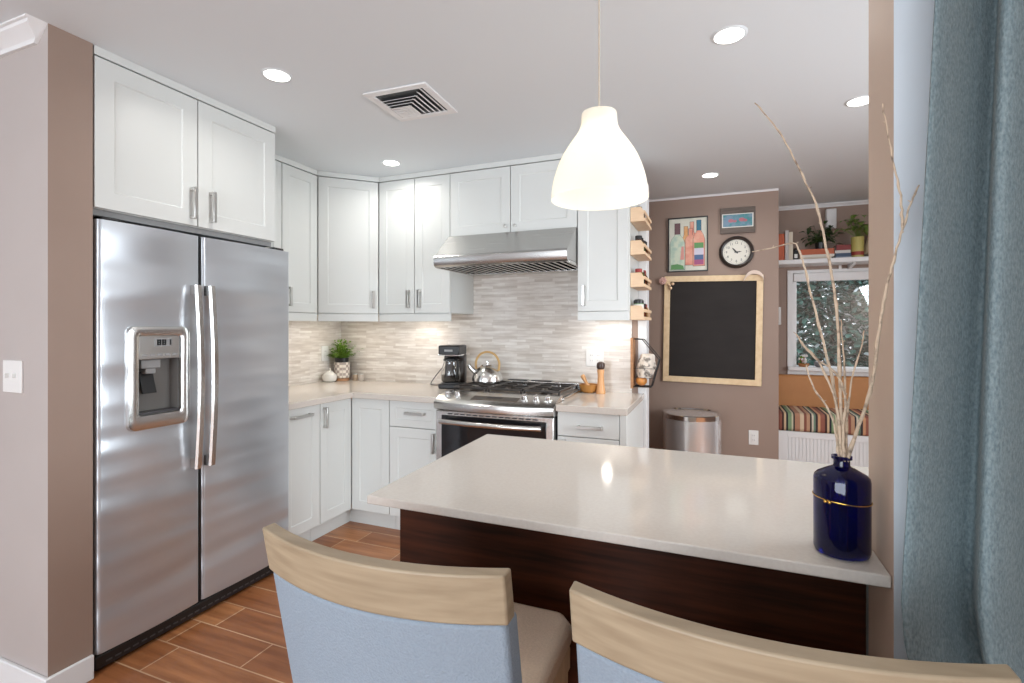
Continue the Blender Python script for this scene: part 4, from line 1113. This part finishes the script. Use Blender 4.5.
for a in ((-s, s, -s, -i_), (-s, s, i_, s), (-s, -i_, -i_, i_), (i_, s, -i_, i_)): box(bm, a[0], a[1], a[2], a[3], -.009, -.0005)
obj('frame', bm, m_trim, t, bevel=.003)
obj('duct_dark', bx(-i_, i_, -i_, i_, -.002, -.0005), m_black, t)
for k in range(8):                                        # nested L-shaped louvres
    x = i_ - .004 - k * .027; y = -i_ + .004 + k * .027
    if k < 9:
        bm = B()
        Mq = T(x - .008, 0, -.008) @ rot_y(math.radians(28))
        box(bm, -.0085, .0085, max(y, -i_ + .0), i_ - .003 - k * .004, -.001, .001, M=Mq)
        if k > 1:
            Mr = T(0, y + .0, -.008) @ rot_x(math.radians(28))
            box(bm, -i_ + .004, x - .004, -.0085, .0085, -.001, .001, M=Mr)
        obj('louvre', bm, m_trim, t)
obj('damper_plate', bx(-i_ + .002, -.02, .015, i_ - .002, -.0085, -.0065), m_trim, t, bevel=.001)

# pendant lamp
PX, PY = -.309, 1.428
t = thing('pendant_lamp', 'white bell-shaped pendant lamp glowing over the peninsula', 'pendant lamp', (PX, PY, -.021))
bm = B(); tube(bm, [(0, 0, 1.968), (0, 0, ZC + .001)], .0028, 8); obj('cord', bm, simple('beige_cord', 196, 184, 168, .6), t)
obj('canopy', lathe(B(), [(.045, ZC - .002), (.048, ZC + .008), (.048, ZC + .0205), (0, ZC + .0205)], 32), m_trim, t)
m_shade = bpy.data.materials.new('lit_white_shade'); m_shade.use_nodes = True
_N, _L, _p = nodes(m_shade)
_d = _N.new('ShaderNodeBsdfDiffuse'); _d.inputs[0].default_value = (.86, .84, .79, 1)
_tr = _N.new('ShaderNodeBsdfTranslucent'); _tr.inputs[0].default_value = (.95, .89, .74, 1)
_mx = _N.new('ShaderNodeMixShader'); _mx.inputs[0].default_value = .34
_L.new(_d.outputs[0], _mx.inputs[1]); _L.new(_tr.outputs[0], _mx.inputs[2]); _L.new(_mx.outputs[0], _N['Material Output'].inputs[0])
sp = [(.014, 1.975), (.046, 1.972), (.051, 1.966), (.052, 1.955), (.054, 1.935), (.064, 1.912), (.086, 1.882), (.108, 1.848), (.124, 1.812), (.135, 1.775), (.140, 1.740), (.1405, 1.724)]
sp = [(q.x * .968, q.y) for q in smooth_pts([(a, b, 0) for a, b in sp], 3)]
obj('shade', lathe(B(), sp, 56, cap=False), m_shade, t, smooth=60, recalc=False)
obj('socket', lathe(B(), [(.018, 1.925), (.018, 1.968), (0, 1.968)], 20), m_trim, t)
obj('bulb', lathe(B(), [(0, 1.818), (.018, 1.822), (.028, 1.842), (.030, 1.862), (.022, 1.892), (.014, 1.912), (.014, 1.924)], 24), emit('lit_bulb', (1, .9, .72, 1), 5), t, smooth=60)
for zz in (1.80,):
    pl = bpy.data.lights.new('pendant_bulb_light', 'POINT'); pl.energy = P_BULB; pl.color = (1, .88, .68); pl.shadow_soft_size = .03
    o = bpy.data.objects.new('pendant_bulb_light', pl); C.objects.link(o); o.location = (PX, PY, zz - .04)

# ================================================================== PENINSULA: bottle and branches
BX, BY, BZ = .219, 1.112, .9155
t = thing('bottle', 'cobalt blue glass bottle with a thin gold chain on the peninsula corner', 'bottle', (BX, BY, BZ))
op = [(0, 0), (.038, 0), (.044, .003), (.0465, .010), (.0465, .138), (.0450, .145), (.040, .150), (.022, .160), (.0150, .163), (.0135, .167), (.0135, .176), (.0170, .177), (.0170, .183), (.0125, .183), (.0115, .166), (.020, .157), (.040, .146), (.0435, .136), (.0435, .012), (.040, .007), (0, .007)]
obj('glass', lathe(B(), op, 48, sx=1.0, sy=.92), m_cobalt, t, smooth=40)
bm = B(); tube(bm, [(.0474 * math.cos(a), .0474 * .92 * math.sin(a), .104 - .003 * math.cos(a)) for a in [2 * PI * i / 48 for i in range(48)]], .0010, 6, closed=True)
for a in (4.0, 4.15): sphere(bm, (.0495 * math.cos(a), .0495 * .92 * math.sin(a), .104), .0035, u=8, v=6)
obj('chain', bm, mat('gold', lin(214, 170, 88), .25, 1.0), t, smooth=60, label='thin gold chain')
m_br = noise_mat('pale_dry_bark', lin(198, 176, 152), lin(100, 84, 74), (1, 1, 1), 60, .8, lo=.5, hi=.75)
BR = [
 ('bare branch ending just left of the window glass, thin and mid height', .0042, [(0.219, 1.11, 1.072), (0.219, 1.11, 1.096), (0.216, 1.11, 1.128), (0.211, 1.12, 1.198), (0.185, 1.14, 1.275), (0.166, 1.15, 1.298), (0.151, 1.16, 1.324)]),
 ('tallest bare branch, arching up left against the ceiling', .0044, [(0.221, 1.11, 1.072), (0.221, 1.11, 1.096), (0.219, 1.12, 1.211), (0.218, 1.14, 1.334), (0.214, 1.15, 1.412), (0.204, 1.17, 1.498), (0.191, 1.18, 1.577), (0.173, 1.2, 1.639), (0.139, 1.22, 1.733), (0.109, 1.23, 1.791), (0.08, 1.24, 1.837)]),
 ('bare forked branch leaning right across the column toward the curtain', .0044, [(0.226, 1.105, 1.074), (0.227, 1.1, 1.099), (0.243, 1.05, 1.204), (0.246, 1.02, 1.259), (0.248, 0.99, 1.343), (0.254, 0.98, 1.4), (0.262, 0.975, 1.444), (0.275, 0.975, 1.497), (0.287, 0.98, 1.538), (0.299, 0.985, 1.565)]),
 ('bare branch bent sharply left with its tip in front of the clock', .0040, [(0.218, 1.115, 1.07), (0.219, 1.12, 1.094), (0.217, 1.15, 1.198), (0.204, 1.18, 1.294), (0.189, 1.2, 1.375), (0.176, 1.23, 1.461), (0.166, 1.24, 1.502), (0.157, 1.25, 1.523), (0.116, 1.26, 1.516), (0.076, 1.27, 1.511)]),
 ('short knobbly branch ending before the tan back cushion', .0040, [(0.217, 1.115, 1.07), (0.216, 1.12, 1.094), (0.212, 1.14, 1.15), (0.202, 1.16, 1.184), (0.181, 1.18, 1.222), (0.172, 1.19, 1.262)]),
 ('thin branch leaning right, its tip at the right part of the window', .0034, [(0.225, 1.11, 1.072), (0.225, 1.11, 1.097), (0.229, 1.12, 1.165), (0.239, 1.13, 1.239), (0.254, 1.14, 1.292), (0.263, 1.15, 1.334)]),
 ('thin branch turning left below the sill with a bud at its tip', .0036, [(0.221, 1.105, 1.073), (0.22, 1.1, 1.099), (0.219, 1.1, 1.158), (0.221, 1.09, 1.206), (0.21, 1.08, 1.243), (0.196, 1.07, 1.262), (0.167, 1.06, 1.284), (0.147, 1.05, 1.307), (.135, 1.05, 1.327)]),
 ('straight thin branch standing upright beside the tallest one', .0038, [(0.223, 1.12, 1.07), (0.224, 1.125, 1.093), (0.23, 1.14, 1.2), (0.229, 1.15, 1.295), (0.227, 1.16, 1.354)]),
]
def branch_mesh(pts, r0):
    bm = B(); sp = smooth_pts(pts, 5); n = len(sp)
    rb = random.Random(int(r0 * 1e5) + n)
    sp = [p + Vector((rb.uniform(-.0009, .0009), rb.uniform(-.0009, .0009), 0)) for p in sp]
    rad = [max(.001, .82 * r0 * (1 - .68 * i / n)) * (1.35 if (i % 6 == 5) else 1) for i in range(n)]
    tube(bm, sp, rad, 7)
    for i in range(9, n, 6):
        d = Vector((rb.uniform(-1, 1), rb.uniform(-.5, .5), .7)).normalized()
        tube(bm, [sp[i], sp[i] + d * .006], [rad[i] * .8, .0005], 5)
    return bm
for lb, r0, pts in BR:
    pts = [pts[0]] + pts
    pts[0] = (BX + (pts[1][0] - BX) * .5, BY + (pts[1][1] - BY) * .5, .93)
    br = tag(obj('branch', branch_mesh(pts, r0), m_br, smooth=60), lb, 'branch', 'dry branches in the blue bottle')
    if 'forked' in lb:
        obj('twig', branch_mesh([(0.275, 0.975, 1.497), (0.272, 0.97, 1.518), (0.268, 0.965, 1.555), (0.258, 0.96, 1.598), (0.249, 0.955, 1.649), (0.241, 0.95, 1.689)], .0026), m_br, br, smooth=60)

# ================================================================== CHAIRS
def chair(cx, label, wd):
    t = thing('counter_chair', label, 'chair', (cx, .68, 0), 0, 'upholstered counter chairs')
    hw = wd / 2
    def loft(z0, z1, y_back, y_front, inset, nz, r):
        rows = []
        n = 20
        for i in range(n + 1):
            u = -1 + 2 * i / n; x = u * (hw - inset); b = -.050 * (1 - u * u)
            ring = []
            for k in range(nz + 1):
                z = z0 + (z1 - z0) * k / nz; ring.append(Vector((x, b + y_back + (.975 - z) * .2, z)))
            for k in range(nz, -1, -1):
                z = z0 + (z1 - z0) * k / nz; ring.append(Vector((x, b + y_front + (.975 - z) * .2, z)))
            rows.append(ring)
        return grid_solid(B(), rows)
    obj('top_rail', loft(.893, .976, 0, .030, 0, 2, 0), m_oak, t, bevel=.004, seg=3, smooth=40, label='curved pale oak top rail')
    obj('backrest', loft(.62, .8925, .002, .050, .004, 4, 0), m_fab, t, bevel=.008, seg=3, smooth=40, label='grey linen backrest')
    rows = []
    obj('seat', prism(B(), [(-hw + .018, .075), (hw - .018, .075), (hw - .018, .44), (hw - .045, .475), (-hw + .045, .475), (-hw + .018, .44)], .605, .672), m_seat, t, bevel=.022, seg=4, smooth=50, label='beige linen seat cushion')
    obj('seat_frame', bx(-hw + .025, hw - .025, .085, .455, .55, .604), m_leg, t, bevel=.004)
    for sx in (-1, 1):
        for y0, y1, ft in ((.43, .445, 0), (.09, .03, 1)):
            bm = B(); rows = []
            for z, h, yy in ((0, .016, y1), (.56, .021, y0)):
                xc = sx * (hw - .05)
                rows.append([Vector((xc - h, yy - h, z)), Vector((xc + h, yy - h, z)), Vector((xc + h, yy + h, z)), Vector((xc - h, yy + h, z))])
            grid_solid(bm, rows); obj('leg', bm, m_leg, t, bevel=.003)
    obj('footrest', bx(-hw + .05, hw - .05, .428, .452, .20, .235), m_leg, t, bevel=.003)
    for sx in (-1, 1): obj('stretcher', bx(sx * (hw - .05) - .009, sx * (hw - .05) + .009, .05, .43, .28, .31), m_leg, t, bevel=.002)
    return t
chair(-.5265, 'left counter chair with a pale oak top rail and grey linen back', .478)
chair(.052, 'right counter chair beside the curtain, pale oak top rail, cut by the frame', .484)

# ================================================================== CURTAIN
t = thing('curtain', 'teal grey linen curtain hanging in deep folds at the right', 'curtain', (0, 0, 0))
bm = B()
NF, NX, NZ = 4, 150, 40
grid = []
def sstep(a, b, v):
    q = min(1, max(0, (v - a) / (b - a))); return q * q * (3 - 2 * q)
for k in range(NZ + 1):
    z = .012 + (2.30 - .012) * k / NZ; f = k / NZ
    x0 = .252 + (z - .9) * .050
    x0 = x0 * sstep(.62, .95, z) + .300 * (1 - sstep(.62, .95, z))      # pushed aside by the chair seat low down
    Wc = .30 + .19 * (1 - f)
    row = []
    for i in range(NX + 1):
        s = i / NX; ph = 2 * PI * NF * s
        amp = .050 * (1 - .10 * f) * (1 + .10 * math.sin(3.1 * s * 7 + 1.5 * f))
        x = x0 + Wc * s + .032 * (1 - math.cos(ph)) + .003 * math.sin(2.2 * z + s * 9)
        y = .966 - amp * math.cos(ph) + .004 * math.sin(2.6 * z + s * 13)
        row.append(bm.verts.new((x, y, z)))
    grid.append(row)
for a, b in zip(grid, grid[1:]):
    for i in range(NX): bm.faces.new((a[i], a[i + 1], b[i + 1], b[i])).material_index = 0
o = obj('cloth', bm, [m_curt], t, smooth=180)
sm = o.modifiers.new('thick', 'SOLIDIFY'); sm.thickness = .003; sm.offset = 0
bm = B(); tube(bm, [(.22, .978, 2.335), (1.5, .978, 2.335)], .012, 12)
sphere(bm, (.21, .978, 2.335), .022)
rd = tag(obj('curtain_rod', bm, m_nickel, smooth=50), 'metal curtain rod carrying the teal curtain', 'curtain rod')
for x in (.25, 1.45):
    bm = B(); box(bm, x - .008, x + .008, .978, 1.034, 2.33, 2.34); obj('bracket', bm, m_nickel, rd)
for i in range(NF + 1):
    x = .312 + .30 * i / NF
    bm = B(); tube(bm, [(x, .978 + .02 * math.cos(a), 2.335 + .02 * math.sin(a)) for a in [2 * PI * q / 20 for q in range(20)]], .0022, 6, closed=True)
    box(bm, x - .001, x + .001, .944, .98, 2.29, 2.316)
    obj('ring', bm, m_nickel, t)
